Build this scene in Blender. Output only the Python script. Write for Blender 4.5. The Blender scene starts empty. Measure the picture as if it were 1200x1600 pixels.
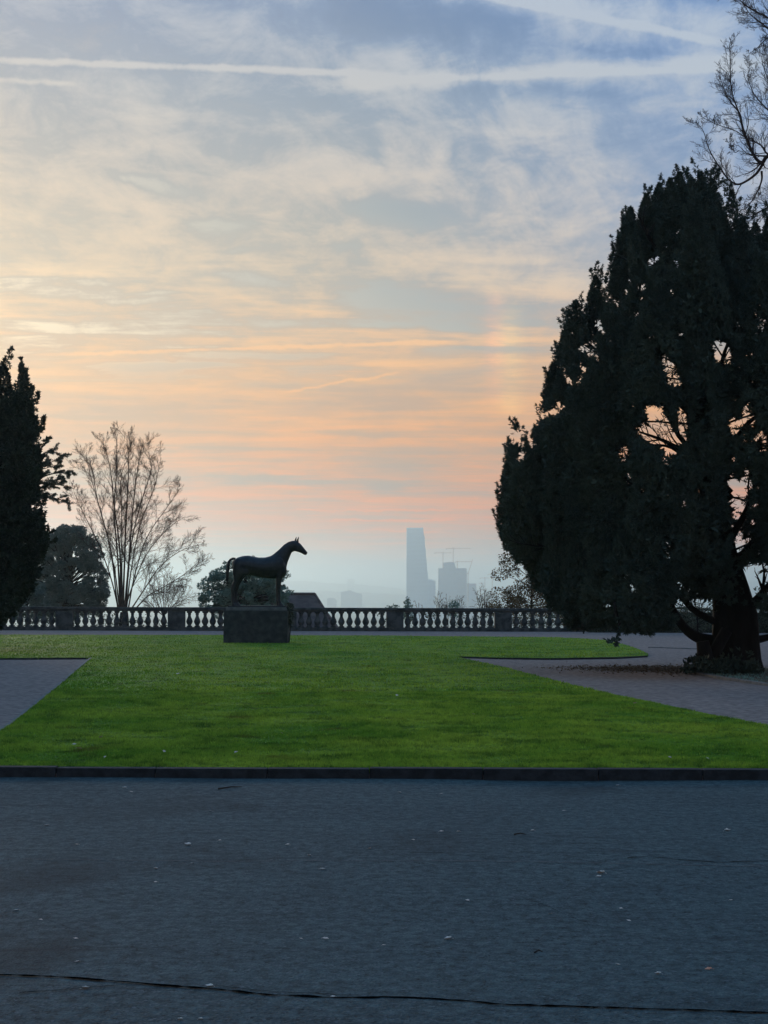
import bpy, bmesh, math, random
import numpy as np
from mathutils import Vector, Matrix

random.seed(11)
RNG = np.random.default_rng(5)
sc = bpy.context.scene
C = sc.collection

# ------------------------------------------------------------------ camera
FPX = 2400.0
PITCH = math.atan(128 / 2400)
ROLL = math.radians(0.22)
CAM_Z = 1.6
Fv = Vector((0, math.cos(PITCH), math.sin(PITCH)))
U0 = Vector((0, -math.sin(PITCH), math.cos(PITCH)))
R0 = Vector((1, 0, 0))
Rv = R0 * math.cos(ROLL) + U0 * math.sin(ROLL)
Uv = U0 * math.cos(ROLL) - R0 * math.sin(ROLL)
cam_data = bpy.data.cameras.new('camera')
cam_data.sensor_fit = 'VERTICAL'
cam_data.sensor_height = 24
cam_data.lens = 36.0
cam_data.clip_start = 0.1
cam_data.clip_end = 60000
cam = bpy.data.objects.new('camera', cam_data)
C.objects.link(cam)
M = Matrix((Rv, Uv, -Fv)).transposed().to_4x4()
M.translation = Vector((0, 0, CAM_Z))
cam.matrix_world = M
sc.camera = cam


def ray(px, py):
    return Rv * ((px - 600) / FPX) + Uv * ((800 - py) / FPX) + Fv


def at(px, py, Y):
    d = ray(px, py)
    return Vector((0, 0, CAM_Z)) + d * (Y / d.y)


def gnd(px, py, z=0.0):
    d = ray(px, py)
    return Vector((0, 0, CAM_Z)) + d * ((z - CAM_Z) / d.z)


sc.view_settings.view_transform = 'Standard'
sc.view_settings.look = 'None'
sc.view_settings.exposure = 0.25
sc.view_settings.gamma = 1.0
sc.cycles.use_denoising = True
sc.cycles.volume_bounces = 4
sc.cycles.max_bounces = 6
sc.cycles.diffuse_bounces = 2
sc.cycles.glossy_bounces = 2
sc.cycles.transparent_max_bounces = 8

# ------------------------------------------------------------------ sky
SUN_AZ = math.radians(-18.5)       # from +Y towards +X
SUN_EL = math.radians(9.5)
sund = Vector((math.sin(SUN_AZ) * math.cos(SUN_EL), math.cos(SUN_AZ) * math.cos(SUN_EL), math.sin(SUN_EL)))


def lin(c):
    return tuple((v / 255 / 12.92) if v <= 10 else ((v / 255 + .055) / 1.055) ** 2.4 for v in c)


world = bpy.data.worlds.new('World')
sc.world = world
world.use_nodes = True
nt = world.node_tree
for n in list(nt.nodes):
    nt.nodes.remove(n)


class NB:
    """small node builder"""
    def __init__(s, nt):
        s.nt = nt

    def n(s, t, **kw):
        x = s.nt.nodes.new(t)
        for k, v in kw.items():
            setattr(x, k, v)
        return x

    def put(s, sock, v):
        if isinstance(v, bpy.types.NodeSocket):
            s.nt.links.new(v, sock)
        else:
            sock.default_value = v

    def m(s, op, a, b=None, c=None, clamp=False):
        x = s.n('ShaderNodeMath', operation=op)
        x.use_clamp = clamp
        s.put(x.inputs[0], a)
        if b is not None:
            s.put(x.inputs[1], b)
        if c is not None:
            s.put(x.inputs[2], c)
        return x.outputs[0]

    def vm(s, op, a, b=None, scale=None):
        x = s.n('ShaderNodeVectorMath', operation=op)
        s.put(x.inputs[0], a)
        if b is not None:
            s.put(x.inputs[1], b)
        if scale is not None:
            s.put(x.inputs['Scale'], scale)
        return x.outputs['Value'] if op in ('DOT_PRODUCT', 'LENGTH') else x.outputs[0]

    def mr(s, v, a, b, c=0.0, d=1.0, smooth=True):
        x = s.n('ShaderNodeMapRange')
        x.interpolation_type = 'SMOOTHSTEP' if smooth else 'LINEAR'
        s.put(x.inputs[0], v)
        x.inputs[1].default_value = a
        x.inputs[2].default_value = b
        x.inputs[3].default_value = c
        x.inputs[4].default_value = d
        return x.outputs[0]

    def mix(s, f, a, b, blend='MIX'):
        x = s.n('ShaderNodeMix', data_type='RGBA', blend_type=blend)
        x.clamp_factor = True
        s.put(x.inputs[0], f)
        s.put(x.inputs[6], a if isinstance(a, bpy.types.NodeSocket) else (*a, 1))
        s.put(x.inputs[7], b if isinstance(b, bpy.types.NodeSocket) else (*b, 1))
        return x.outputs[2]

    def noise(s, vec, scale, detail=4, rough=.5, dist=0.0, color=False, dim='3D'):
        x = s.n('ShaderNodeTexNoise', noise_dimensions=dim)
        if vec is not None:
            s.put(x.inputs['Vector'], vec)
        x.inputs['Scale'].default_value = scale
        x.inputs['Detail'].default_value = detail
        x.inputs['Roughness'].default_value = rough
        x.inputs['Distortion'].default_value = dist
        return x.outputs['Color'] if color else x.outputs['Fac']

    def ramp(s, f, stops, interp='LINEAR'):
        x = s.n('ShaderNodeValToRGB')
        cr = x.color_ramp
        cr.interpolation = interp
        while len(cr.elements) > 1:
            cr.elements.remove(cr.elements[-1])
        cr.elements[0].position = stops[0][0]
        cr.elements[0].color = (*stops[0][1], 1)
        for p, c in stops[1:]:
            e = cr.elements.new(p)
            e.color = (*c, 1)
        s.put(x.inputs[0], f)
        return x.outputs[0]


b = NB(nt)
tc = b.n('ShaderNodeTexCoord')
dirv = tc.outputs['Generated']
sep = b.n('ShaderNodeSeparateXYZ')
nt.links.new(dirv, sep.inputs[0])
X, Y, Z = sep.outputs
el = b.m('MAXIMUM', Z, 0.0)
# the cloud layer is a sheet high above: where the sight line meets it
inv = b.m('DIVIDE', 1.0, b.m('ADD', el, 0.045))
plane = b.n('ShaderNodeCombineXYZ')
b.put(plane.inputs[0], b.m('MULTIPLY', X, inv))
b.put(plane.inputs[1], b.m('MULTIPLY', Y, inv))
plane.inputs[2].default_value = 0
P = plane.outputs[0]
# straight trails: gnomonic plane facing north
ys = b.m('MAXIMUM', Y, 0.05)
gn = b.n('ShaderNodeCombineXYZ')
b.put(gn.inputs[0], b.m('DIVIDE', X, ys))
b.put(gn.inputs[1], b.m('DIVIDE', Z, ys))
gn.inputs[2].default_value = 0
G = gn.outputs[0]
wob = b.noise(G, 9, 3, .55, 0, True)
wobf = b.noise(G, 60, 3, .6, 0, True)
off = b.vm('SUBTRACT', wob, (.5, .5, .5))
offv = b.vm('MULTIPLY', off, (.035, .016, 0))
offf = b.vm('MULTIPLY', b.vm('SUBTRACT', wobf, (.5, .5, .5)), (.009, .0045, 0))
G2 = b.vm('ADD', G, b.vm('ADD', offv, offf))
G1 = b.vm('ADD', G, offf)


def guv(px, py):
    d = ray(px, py)
    return d.x / d.y, d.z / d.y


def stroke(x0, y0, x1, y1, w, src):
    """soft elongated patch of cloud between two directions, half width w"""
    a = Vector(guv(x0, y0)); c = Vector(guv(x1, y1))
    mid = (a + c) / 2
    ax = c - a
    mp = b.n('ShaderNodeMapping', vector_type='TEXTURE')
    b.put(mp.inputs[0], src)
    mp.inputs[1].default_value = (mid.x, mid.y, 0)
    mp.inputs[2].default_value = (0, 0, math.atan2(ax.y, ax.x))
    mp.inputs[3].default_value = (ax.length / 2 * 1.15, w / FPX * 1.7, 1)
    g = b.n('ShaderNodeTexGradient', gradient_type='QUADRATIC_SPHERE')
    b.put(g.inputs[0], mp.outputs[0])
    return g.outputs['Fac']


def trail(x0, y0, x1, y1, w, src):
    """condensation trail: even along its length, soft across"""
    a = Vector(guv(x0, y0)); c = Vector(guv(x1, y1))
    mid = (a + c) / 2
    ax = c - a
    mp = b.n('ShaderNodeMapping', vector_type='TEXTURE')
    b.put(mp.inputs[0], src)
    mp.inputs[1].default_value = (mid.x, mid.y, 0)
    mp.inputs[2].default_value = (0, 0, math.atan2(ax.y, ax.x))
    mp.inputs[3].default_value = (ax.length / 2, w / FPX, 1)
    sx = b.n('ShaderNodeSeparateXYZ')
    b.put(sx.inputs[0], mp.outputs[0])
    fx = b.mr(b.m('ABSOLUTE', sx.outputs[0]), 1.0, .7, 0, 1)
    fy = b.mr(b.m('ABSOLUTE', sx.outputs[1]), 1.0, 0, 0, 1)
    return b.m('MULTIPLY', fx, fy)


def strokes(lst, src, fn=None):
    acc = None
    for (x0, y0, x1, y1, w, a) in lst:
        f = (fn or stroke)(x0, y0, x1, y1, w, src)
        acc = b.m('MULTIPLY', f, a) if acc is None else b.m('MULTIPLY_ADD', f, a, acc)
    return acc


# fibrous cirrus
mpc = b.n('ShaderNodeMapping')
b.put(mpc.inputs[0], P)
mpc.inputs[2].default_value = (0, 0, math.radians(-14))
mpc.inputs[3].default_value = (1.3, .7, 1)
big = b.noise(mpc.outputs[0], 1.3, 6, .6, .4)
mpd = b.n('ShaderNodeMapping')
b.put(mpd.inputs[0], P)
mpd.inputs[2].default_value = (0, 0, math.radians(10))
mpd.inputs[3].default_value = (2.2, 1.1, 1)
fib = b.noise(mpd.outputs[0], 3.0, 9, .66, .5)
mpg = b.n('ShaderNodeMapping')
b.put(mpg.inputs[0], P)
mpg.inputs[2].default_value = (0, 0, math.radians(12))
mpg.inputs[3].default_value = (1, 1, 1)
mph = b.n('ShaderNodeMapping')
b.put(mph.inputs[0], mpg.outputs[0])
mph.inputs[3].default_value = (4.2, .75, 1)
diag = b.noise(mph.outputs[0], 1.9, 8, .62, .5)
dmask = b.m('MULTIPLY', b.mr(el, .17, .27), b.mr(X, -.12, .06))
mpf = b.n('ShaderNodeMapping')
b.put(mpf.inputs[0], G)
mpf.inputs[2].default_value = (0, 0, math.radians(-7))
mpf.inputs[3].default_value = (1.0, 2.4, 1)
fine = b.noise(mpf.outputs[0], 17, 8, .68, .6)
mpk = b.n('ShaderNodeMapping')
b.put(mpk.inputs[0], P)
mpk.inputs[2].default_value = (0, 0, math.radians(-9))
mpk.inputs[3].default_value = (.75, 1.9, 1)
hor = b.noise(mpk.outputs[0], 1.6, 8, .62, .4)
low = b.mr(el, .15, .27, 1.0, 0.0)
high = b.mr(el, .13, .25, 0.0, 1.0)
mpe = b.n('ShaderNodeMapping')
b.put(mpe.inputs[0], G)
mpe.inputs[2].default_value = (0, 0, math.radians(4))
mpe.inputs[3].default_value = (5.5, 62, 1)
band = b.noise(mpe.outputs[0], 1.0, 8, .62, .25)

# bright trails and streaks, dark blue-grey gaps
trails = strokes([
    (-260, 84, 640, 117, 9, .75), (-100, 121, 130, 131, 7, .45),
    (430, 138, 1240, 92, 22, .5), (560, 126, 1180, 106, 8, .45),
    (660, -28, 1150, 72, 11, .8), (560, -50, 1200, 50, 40, .3),
    (40, 556, 760, 532, 5, .5), (430, 614, 630, 582, 4, .5),
    (440, 797, 720, 797, 3, .6), (500, 811, 720, 813, 3.5, .75), (520, 828, 700, 830, 3, .5),
], G1, trail)
soft = strokes([
    (-200, 405, 330, 440, 12, .85), (200, 430, 620, 515, 10, .6), (-200, 470, 420, 482, 9, .7), (420, 480, 960, 560, 9, .45),
    (-60, 275, 400, 345, 26, .6), (380, 270, 720, 320, 34, .55), (560, 330, 860, 200, 30, .35), (-100, 360, 400, 385, 22, .4),
    (100, 600, 520, 616, 9, .4), (150, 650, 700, 662, 10, .4), (250, 690, 800, 700, 9, .45), (60, 520, 640, 530, 14, .35),
    (640, 770, 800, 800, 30, .45), (480, 770, 640, 790, 10, .3), (200, 760, 420, 775, 12, .35),
    (250, 60, 560, 80, 26, .35), (500, 170, 760, 190, 30, .3),
    (610, 360, 740, 170, 22, .5), (690, 350, 840, 150, 24, .55), (540, 330, 640, 190, 20, .4), (790, 300, 900, 160, 22, .4), (250, 250, 560, 300, 30, .4), (470, 250, 700, 300, 24, .5), (840, 380, 960, 220, 24, .3), (60, 210, 420, 240, 24, .35), (600, 60, 660, 110, 30, .4),
], G2)
dark = strokes([
    (330, 20, 820, 40, 42, .8), (740, 60, 1130, 90, 24, .7), (60, 150, 700, 170, 22, .45), (120, 265, 330, 300, 12, .75),
    (460, 320, 760, 345, 22, .9), (250, 340, 420, 350, 12, .45), (360, 440, 800, 470, 18, .85), (-60, 430, 260, 440, 9, .4), (200, 520, 480, 528, 7, .5), (60, 572, 420, 580, 8, .45), (420, 575, 700, 580, 8, .4), (120, 700, 420, 706, 7, .45), (420, 640, 760, 646, 7, .4), (20, 455, 500, 462, 6, .4), (60, 470, 360, 470, 9, .5), (400, 490, 830, 520, 8, .8),
    (640, 540, 870, 545, 5, .9), (300, 560, 640, 552, 7, .5), (60, 512, 120, 520, 8, .5), (130, 635, 190, 640, 5, .7),
    (300, 742, 520, 756, 7, .9), (520, 765, 680, 762, 14, .8), (440, 805, 720, 806, 7, .5), (460, 680, 700, 682, 5, .6), (300, 600, 620, 604, 6, .35),
    (180, 380, 520, 400, 16, .4), (700, 130, 1130, 150, 20, .45), (900, 130, 1150, 260, 70, .5), (560, 200, 620, 300, 14, .4), (720, 190, 700, 290, 14, .4), (860, 200, 800, 330, 16, .4), (640, 30, 980, 50, 30, .5), (-50, 30, 260, 60, 40, .35),
], G2)
def add(base, f, k):
    return b.m('MULTIPLY_ADD', b.m('SUBTRACT', f, .5), k, base)


n = b.m('MULTIPLY', b.m('SUBTRACT', big, .5), b.m('MULTIPLY_ADD', high, .5, .4))
n = b.m('ADD', n, b.m('MULTIPLY_ADD', high, .10, .5))
n = b.m('MULTIPLY_ADD', b.m('SUBTRACT', fib, .5), b.m('MULTIPLY', high, 1.5), n)
n = b.m('MULTIPLY_ADD', b.m('SUBTRACT', hor, .5), b.m('MULTIPLY', low, 1.9), n)
n = b.m('MULTIPLY_ADD', b.m('SUBTRACT', band, .5), b.m('MULTIPLY', low, 1.9), n)
n = b.m('MULTIPLY_ADD', b.m('MULTIPLY', b.m('SUBTRACT', diag, .5), dmask), 1.5, n)
n = add(n, fine, .95)
n = b.m('MULTIPLY_ADD', soft, .42, n)
n = b.m('MULTIPLY_ADD', dark, -.85, n)
n = b.m('MULTIPLY_ADD', b.m('MULTIPLY', trails, b.mr(fib, .25, .6, .6, 1.05)), 1.0, n)
n = b.mr(n, -.02, 1.15, 0.0, 1.0)


def epos(y):
    return math.sin(math.atan((800 - y) / FPX) + PITCH)


tab = [
    (928, (168, 186, 192), (166, 184, 192)),
    (890, (190, 190, 186), (172, 184, 190)),
    (850, (248, 160, 104), (188, 162, 144)),
    (815, (255, 140, 52), (208, 152, 118)),
    (760, (255, 152, 66), (178, 152, 132)),
    (680, (255, 170, 88), (204, 158, 120)),
    (600, (255, 188, 118), (200, 164, 134)),
    (520, (252, 198, 142), (164, 166, 162)),
    (440, (238, 208, 172), (146, 158, 164)),
    (360, (224, 204, 182), (146, 160, 166)),
    (260, (210, 200, 190), (128, 150, 168)),
    (150, (198, 198, 198), (112, 142, 172)),
    (0, (186, 194, 206), (92, 130, 176)),
]
st_b = [(max(0, epos(y)), tuple(.82 * q for q in lin(c))) for y, c, d in tab] + [(.55, lin((150, 190, 220))), (1.0, lin((118, 174, 215)))]
st_d = [(max(0, epos(y)), tuple(.80 * q for q in lin(d))) for y, c, d in tab] + [(.55, lin((96, 146, 198))), (1.0, lin((74, 134, 192)))]
cb = b.ramp(el, st_b)
cd = b.ramp(el, st_d)
right = b.m('MULTIPLY', b.mr(X, -.06, .28), b.mr(el, .12, .26))
cd = b.mix(b.m('MULTIPLY', right, .6), cd, lin((86, 130, 192)))
cb = b.mix(b.m('MULTIPLY', right, .45), cb, lin((160, 182, 206)))
veil = b.mix(n, cd, cb)
# veiled sun, low on the left, warms its side of the sky
sdot = b.vm('DOT_PRODUCT', dirv, tuple(sund))
g1 = b.m('POWER', b.m('MAXIMUM', sdot, 0.0), 40.0)
veil = b.mix(b.m('MULTIPLY', g1, .25), veil, lin((255, 214, 160)))
g2 = b.m('POWER', b.m('MAXIMUM', sdot, 0.0), 250.0)
core = b.vm('SCALE', (.30, .19, .08), None, b.m('MULTIPLY', g2, b.m('MULTIPLY_ADD', n, .5, .15)))
veil = b.vm('ADD', veil, core)
# the 22 degree parhelion
pa = trail(772, 450, 772, 640, 26, G1)
pb = trail(797, 460, 797, 660, 34, G1)
mn = b.mr(n, .15, .8, .45, 1.0)
veil = b.vm('ADD', veil, b.vm('SCALE', (.15, .035, .01), None, b.m('MULTIPLY', pa, mn)))
veil = b.vm('ADD', veil, b.vm('SCALE', (.12, .09, .02), None, b.m('MULTIPLY', pb, mn)))
# darker sky away from the sun
dim = b.mr(sdot, -.6, .97, .85, 1.0)
veil = b.vm('MULTIPLY', veil, b.vm('ADD', b.vm('SCALE', (.9, .75, .5), None, dim), (.1, .25, .5)))

skyt = b.n('ShaderNodeTexSky', sky_type='NISHITA')
skyt.sun_disc = False
skyt.sun_elevation = SUN_EL
skyt.sun_rotation = SUN_AZ
skyt.altitude = 300
skyt.air_density = 1.0
skyt.dust_density = 2.0
bg1 = b.n('ShaderNodeBackground')
bg1.inputs[1].default_value = 0.06
nt.links.new(skyt.outputs[0], bg1.inputs[0])
bg2 = b.n('ShaderNodeBackground')
b.put(bg2.inputs[0], veil)
bg2.inputs[1].default_value = 1.0
ms = b.n('ShaderNodeMixShader')
cover = b.m('MAXIMUM', b.mr(n, -.05, .4, .8, 1.0), b.mr(el, .12, .3, 1.0, .0))
b.put(ms.inputs[0], cover)
nt.links.new(bg1.outputs[0], ms.inputs[1])
nt.links.new(bg2.outputs[0], ms.inputs[2])
wo = b.n('ShaderNodeOutputWorld')
nt.links.new(ms.outputs[0], wo.inputs[0])
world.cycles.sampling_method = 'MANUAL'
world.cycles.sample_map_resolution = 512

# ------------------------------------------------------------------ sun (veiled by cirrus)
sl = bpy.data.lights.new('sun', 'SUN')
sl.energy = 0.85
sl.angle = math.radians(14)
sl.color = (1.0, .82, .64)
so = bpy.data.objects.new('sun', sl)
so.rotation_euler = sund.to_track_quat('Z', 'Y').to_euler()
C.objects.link(so)

# ------------------------------------------------------------------ materials


def mat(name, base, rough=.8, var=None, scale=5, detail=4, bump=0, bscale=None, spec=.3, metal=0, tr=0, vec='obj', stretch=None, contrast=(.35, .65)):
    m = bpy.data.materials.new(name)
    m.use_nodes = True
    t = m.node_tree
    q = NB(t)
    bs = t.nodes['Principled BSDF']
    bs.inputs['Roughness'].default_value = rough
    bs.inputs['Metallic'].default_value = metal
    bs.inputs['Specular IOR Level'].default_value = spec
    g = q.n('ShaderNodeNewGeometry')
    v = g.outputs['Position'] if vec == 'pos' else q.n('ShaderNodeTexCoord').outputs['Object']
    if stretch:
        mp = q.n('ShaderNodeMapping')
        q.put(mp.inputs[0], v)
        mp.inputs[3].default_value = stretch
        v = mp.outputs[0]
    if var is not None:
        f = q.mr(q.noise(v, scale, detail, .6), contrast[0], contrast[1])
        q.put(bs.inputs['Base Color'], q.mix(f, base, var))
    else:
        bs.inputs['Base Color'].default_value = (*base, 1)
    if bump:
        bp = q.n('ShaderNodeBump')
        bp.inputs['Strength'].default_value = bump
        bp.inputs['Distance'].default_value = .02
        q.put(bp.inputs['Height'], q.noise(v, bscale or scale * 3, 5, .65))
        q.put(bs.inputs['Normal'], bp.outputs[0])
    if tr:
        bs.inputs['Transmission Weight'].default_value = 0
        out = t.nodes['Material Output']
        tl = q.n('ShaderNodeBsdfTranslucent')
        tl.inputs[0].default_value = (*[min(1, c * 1.6) for c in base], 1)
        mx = q.n('ShaderNodeMixShader')
        mx.inputs[0].default_value = tr
        t.links.new(bs.outputs[0], mx.inputs[1])
        t.links.new(tl.outputs[0], mx.inputs[2])
        t.links.new(mx.outputs[0], out.inputs[0])
    return m


def asphalt_mat():
    m = bpy.data.materials.new('asphalt')
    m.use_nodes = True
    t = m.node_tree
    q = NB(t)
    bs = t.nodes['Principled BSDF']
    g = q.n('ShaderNodeNewGeometry')
    v = g.outputs['Position']
    mp = q.n('ShaderNodeMapping')
    q.put(mp.inputs[0], v)
    mp.inputs[3].default_value = (.35, 1.6, 1)
    f1 = q.mr(q.noise(mp.outputs[0], .9, 7, .68, .3), .38, .62)
    col = q.mix(f1, (.030, .060, .066), (.053, .095, .099))
    # patchy wear at hand size, and coarse grit
    w1 = q.mr(q.noise(v, 13, 8, .8), .36, .64)
    col = q.mix(w1, q.mix(.55, col, (.004, .010, .016)), q.mix(.65, col, (.10, .150, .158)))
    w2 = q.mr(q.noise(v, 42, 4, .8), .40, .64)
    col = q.mix(q.m('MULTIPLY', w2, .5), col, (.045, .072, .088))
    w3 = q.mr(q.noise(v, 27, 6, .85), .54, .62)
    col = q.mix(q.m('MULTIPLY', w3, .75), col, (.004, .009, .014))
    vo = q.n('ShaderNodeTexVoronoi')
    q.put(vo.inputs['Vector'], v)
    vo.inputs['Scale'].default_value = 70
    sp = q.n('ShaderNodeSeparateColor')
    q.put(sp.inputs[0], vo.outputs['Color'])
    col = q.mix(q.mr(sp.outputs[0], .90, .99, 0, .7), col, (.10, .13, .15))
    # long wheel marks and patches across the drive
    mp2 = q.n('ShaderNodeMapping')
    q.put(mp2.inputs[0], v)
    mp2.inputs[3].default_value = (.5, 4.5, 1)
    f3 = q.mr(q.noise(mp2.outputs[0], 1.0, 8, .75), .54, .70)
    col = q.mix(q.m('MULTIPLY', f3, .55), col, (.008, .016, .024))
    # darker damp stains
    f4 = q.mr(q.noise(v, .45, 5, .65, .8), .52, .66)
    col = q.mix(q.m('MULTIPLY', f4, .55), col, (.010, .024, .032))
    q.put(bs.inputs['Base Color'], col)
    bs.inputs['Roughness'].default_value = .8
    bs.inputs['Specular IOR Level'].default_value = .08
    bp = q.n('ShaderNodeBump')
    bp.inputs['Strength'].default_value = 1.0
    bp.inputs['Distance'].default_value = .009
    h = q.m('ADD', vo.outputs['Distance'], q.m('MULTIPLY', q.noise(v, 18, 6, .75), 1.8))
    q.put(bp.inputs['Height'], h)
    q.put(bs.inputs['Normal'], bp.outputs[0])
    return m


def lawn_mat(name, dk, md, lt, tr=0):
    m = bpy.data.materials.new(name)
    m.use_nodes = True
    t = m.node_tree
    q = NB(t)
    bs = t.nodes['Principled BSDF']
    g = q.n('ShaderNodeNewGeometry')
    v = g.outputs['Position']
    f = q.mr(q.noise(v, .5, 5, .6), .3, .7)
    col = q.mix(f, md, lt)
    f2 = q.mr(q.noise(v, 2.6, 6, .72), .46, .66)
    col = q.mix(q.m('MULTIPLY', f2, .75), col, dk)
    f3 = q.mr(q.noise(v, 13, 5, .75), .48, .66, .0, .85)
    col = q.mix(f3, col, dk)
    f5 = q.mr(q.noise(v, 9, 4, .7), .56, .70, .0, .7)
    col = q.mix(f5, col, tuple(1.35 * c for c in lt))
    # the odd thin, yellowish spot
    f4 = q.mr(q.noise(v, 1.3, 3, .5), .62, .74, 0, .5)
    col = q.mix(f4, col, (.16, .13, .035))
    q.put(bs.inputs['Base Color'], col)
    bs.inputs['Roughness'].default_value = .7
    bs.inputs['Specular IOR Level'].default_value = .03
    bp = q.n('ShaderNodeBump')
    bp.inputs['Strength'].default_value = .7
    bp.inputs['Distance'].default_value = .03
    q.put(bp.inputs['Height'], q.noise(v, 25, 5, .7))
    q.put(bs.inputs['Normal'], bp.outputs[0])
    if tr:
        bs.inputs['Specular IOR Level'].default_value = 0.0
        tl = q.n('ShaderNodeBsdfTranslucent')
        q.put(tl.inputs[0], col)
        mx = q.n('ShaderNodeMixShader')
        mx.inputs[0].default_value = tr
        t.links.new(bs.outputs[0], mx.inputs[1])
        t.links.new(tl.outputs[0], mx.inputs[2])
        t.links.new(mx.outputs[0], t.nodes['Material Output'].inputs[0])
    return m


MT = {}
MT['asphalt'] = asphalt_mat()
MT['crack'] = mat('tar_crack', (.002, .0025, .003), .95, spec=0)
MT['joint'] = mat('paving_joint', (.035, .04, .05), .9, (.09, .095, .10), 3, vec='pos', stretch=(1, 8, 1))
MT['gravel'] = mat('gravel', (.15, .122, .115), .95, (.26, .215, .20), 9, 8, .9, 60, .1, vec='pos')
MT['soil'] = mat('soil', (.03, .028, .022), .95, (.06, .05, .035), 6, 5, .5, vec='pos')
MT['lawn'] = lawn_mat('lawn', (.018, .065, .012), (.080, .20, .022), (.16, .27, .028))
MT['blade'] = lawn_mat('grass_blade', (.024, .085, .018), (.125, .28, .032), (.32, .46, .060), .45)
MT['terrain'] = mat('meadow', (.03, .05, .025), .9, (.06, .07, .035), .02, 5, vec='pos')
MT['kerb'] = mat('kerb_stone', (.007, .010, .012), .85, (.020, .026, .030), 9, 5, .5, 30, vec='pos')  # near-black base colour takes in the shade on the kerb's front face
MT['kerblight'] = mat('kerb_stone_light', (.09, .10, .10), .85, (.16, .16, .155), 9, 5, .5, 30, vec='pos')
MT['stone'] = mat('weathered_stone', (.016, .026, .030), .85, (.060, .072, .074), 3.5, 7, .7, 22, vec='pos')
MT['plinth'] = mat('mossy_stone', (.012, .020, .024), .9, (.050, .062, .064), 4.5, 9, .7, 16, vec='pos', contrast=(.3, .75))
MT['plinthtop'] = mat('pale_stone', (.06, .075, .08), .7, (.12, .14, .14), 5, 5, .3, 22, vec='pos')
MT['bronze'] = mat('dark_bronze', (.012, .020, .028), .5, (.024, .034, .042), 7, 6, .25, 18, .5, .75)
MT['bark'] = mat('bark', (.005, .0055, .006), .95, (.012, .0125, .0125), 8, 6, .9, 14, stretch=(1, 1, .25))
MT['twig'] = mat('twig_bark', (.032, .02, .017), .9, (.055, .034, .028), 3)
MT['twigd'] = mat('dark_twig_bark', (.022, .013, .012), .9, (.04, .024, .022), 3)
MT['yew'] = mat('yew_needles', (.028, .050, .042), .7, (.05, .076, .056), .9, 4, spec=.2)
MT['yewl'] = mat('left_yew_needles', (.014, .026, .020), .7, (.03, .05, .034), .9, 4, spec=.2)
MT['cedar'] = mat('cedar_needles', (.03, .045, .035), .7, (.05, .07, .05), 2, 4)
MT['pine'] = mat('pine_needles', (.05, .10, .095), .7, (.095, .15, .135), 1.2, 4)
MT['bushg'] = mat('evergreen_leaves', (.10, .20, .17), .7, (.16, .27, .22), 1.5, 4)
MT['autumn'] = mat('withered_leaves', (.06, .045, .02), .8, (.13, .085, .035), 2, 4)
MT['redbush'] = mat('reddish_leaves', (.09, .025, .02), .8, (.14, .05, .035), 2, 4)
MT['hedge'] = mat('hedge_leaves', (.035, .055, .04), .8, (.075, .10, .07), 2, 4)
MT['ivy'] = mat('ivy_leaves', (.012, .022, .014), .5, (.03, .045, .025), 6, 3)
MT['litter'] = mat('leaf_litter', (.07, .045, .025), .9, (.16, .11, .06), 5, 3, vec='pos')
MT['leafp'] = mat('pale_dry_leaf', (.40, .35, .30), .7, (.62, .56, .50), 30, 3)
MT['leafr'] = mat('reddish_dry_leaf', (.42, .17, .10), .7, (.55, .27, .17), 30, 3)
MT['roof'] = mat('roof_tiles', (.05, .04, .042), .85, (.10, .08, .078), 1.2, 7, .6, 14, stretch=(1, 1, 3))
MT['render_wall'] = mat('house_wall', (.35, .32, .28), .9, (.42, .39, .35), 2)
MT['glass'] = mat('window_glass', (.03, .04, .05), .15, spec=.6)
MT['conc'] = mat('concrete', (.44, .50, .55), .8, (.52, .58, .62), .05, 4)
MT['towerw'] = mat('tower_cladding', (.52, .78, .92), .5, (.56, .80, .93), .05, 3)  # blue of the reflected sky is put into the white cladding's colour
MT['towerg'] = mat('tower_window_band', (.40, .58, .68), .3, spec=.6)  # pale blue base colour stands for sky reflected in the glass
MT['steel'] = mat('crane_steel', (.34, .22, .18), .6)
MT['hill'] = mat('wooded_hill', (.07, .09, .09), .95, (.10, .12, .11), .004, 4, vec='pos')
MT['stickm'] = mat('dead_twig', (.02, .016, .013), .9)

# ------------------------------------------------------------------ helpers


def mesh_np(name, V, F, m, parent=None, smooth=False, loc=None):
    """V (n,3) array, F (k, 3 or 4) array or list of arrays"""
    V = np.asarray(V, dtype=np.float32)
    if loc is not None:
        V = V - np.asarray(loc, dtype=np.float32)
    me = bpy.data.meshes.new(name)
    Fs = F if isinstance(F, (list, tuple)) and len(F) and isinstance(F[0], np.ndarray) else [np.asarray(F)]
    me.vertices.add(len(V))
    me.vertices.foreach_set('co', V.ravel())
    loops = np.concatenate([f.ravel() for f in Fs]).astype(np.int32)
    tot = np.concatenate([np.full(len(f), f.shape[1]) for f in Fs]).astype(np.int32)
    start = np.concatenate([[0], np.cumsum(tot)[:-1]]).astype(np.int32)
    me.loops.add(len(loops))
    me.loops.foreach_set('vertex_index', loops)
    me.polygons.add(len(tot))
    me.polygons.foreach_set('loop_start', start)
    me.polygons.foreach_set('loop_total', tot)
    if smooth:
        me.polygons.foreach_set('use_smooth', np.ones(len(tot), dtype=bool))
    me.update(calc_edges=True)
    me.validate()
    me.materials.append(m)
    o = bpy.data.objects.new(name, me)
    C.objects.link(o)
    if parent is not None:
        o.parent = parent
    elif loc is not None:
        o.location = loc
    return o


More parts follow.
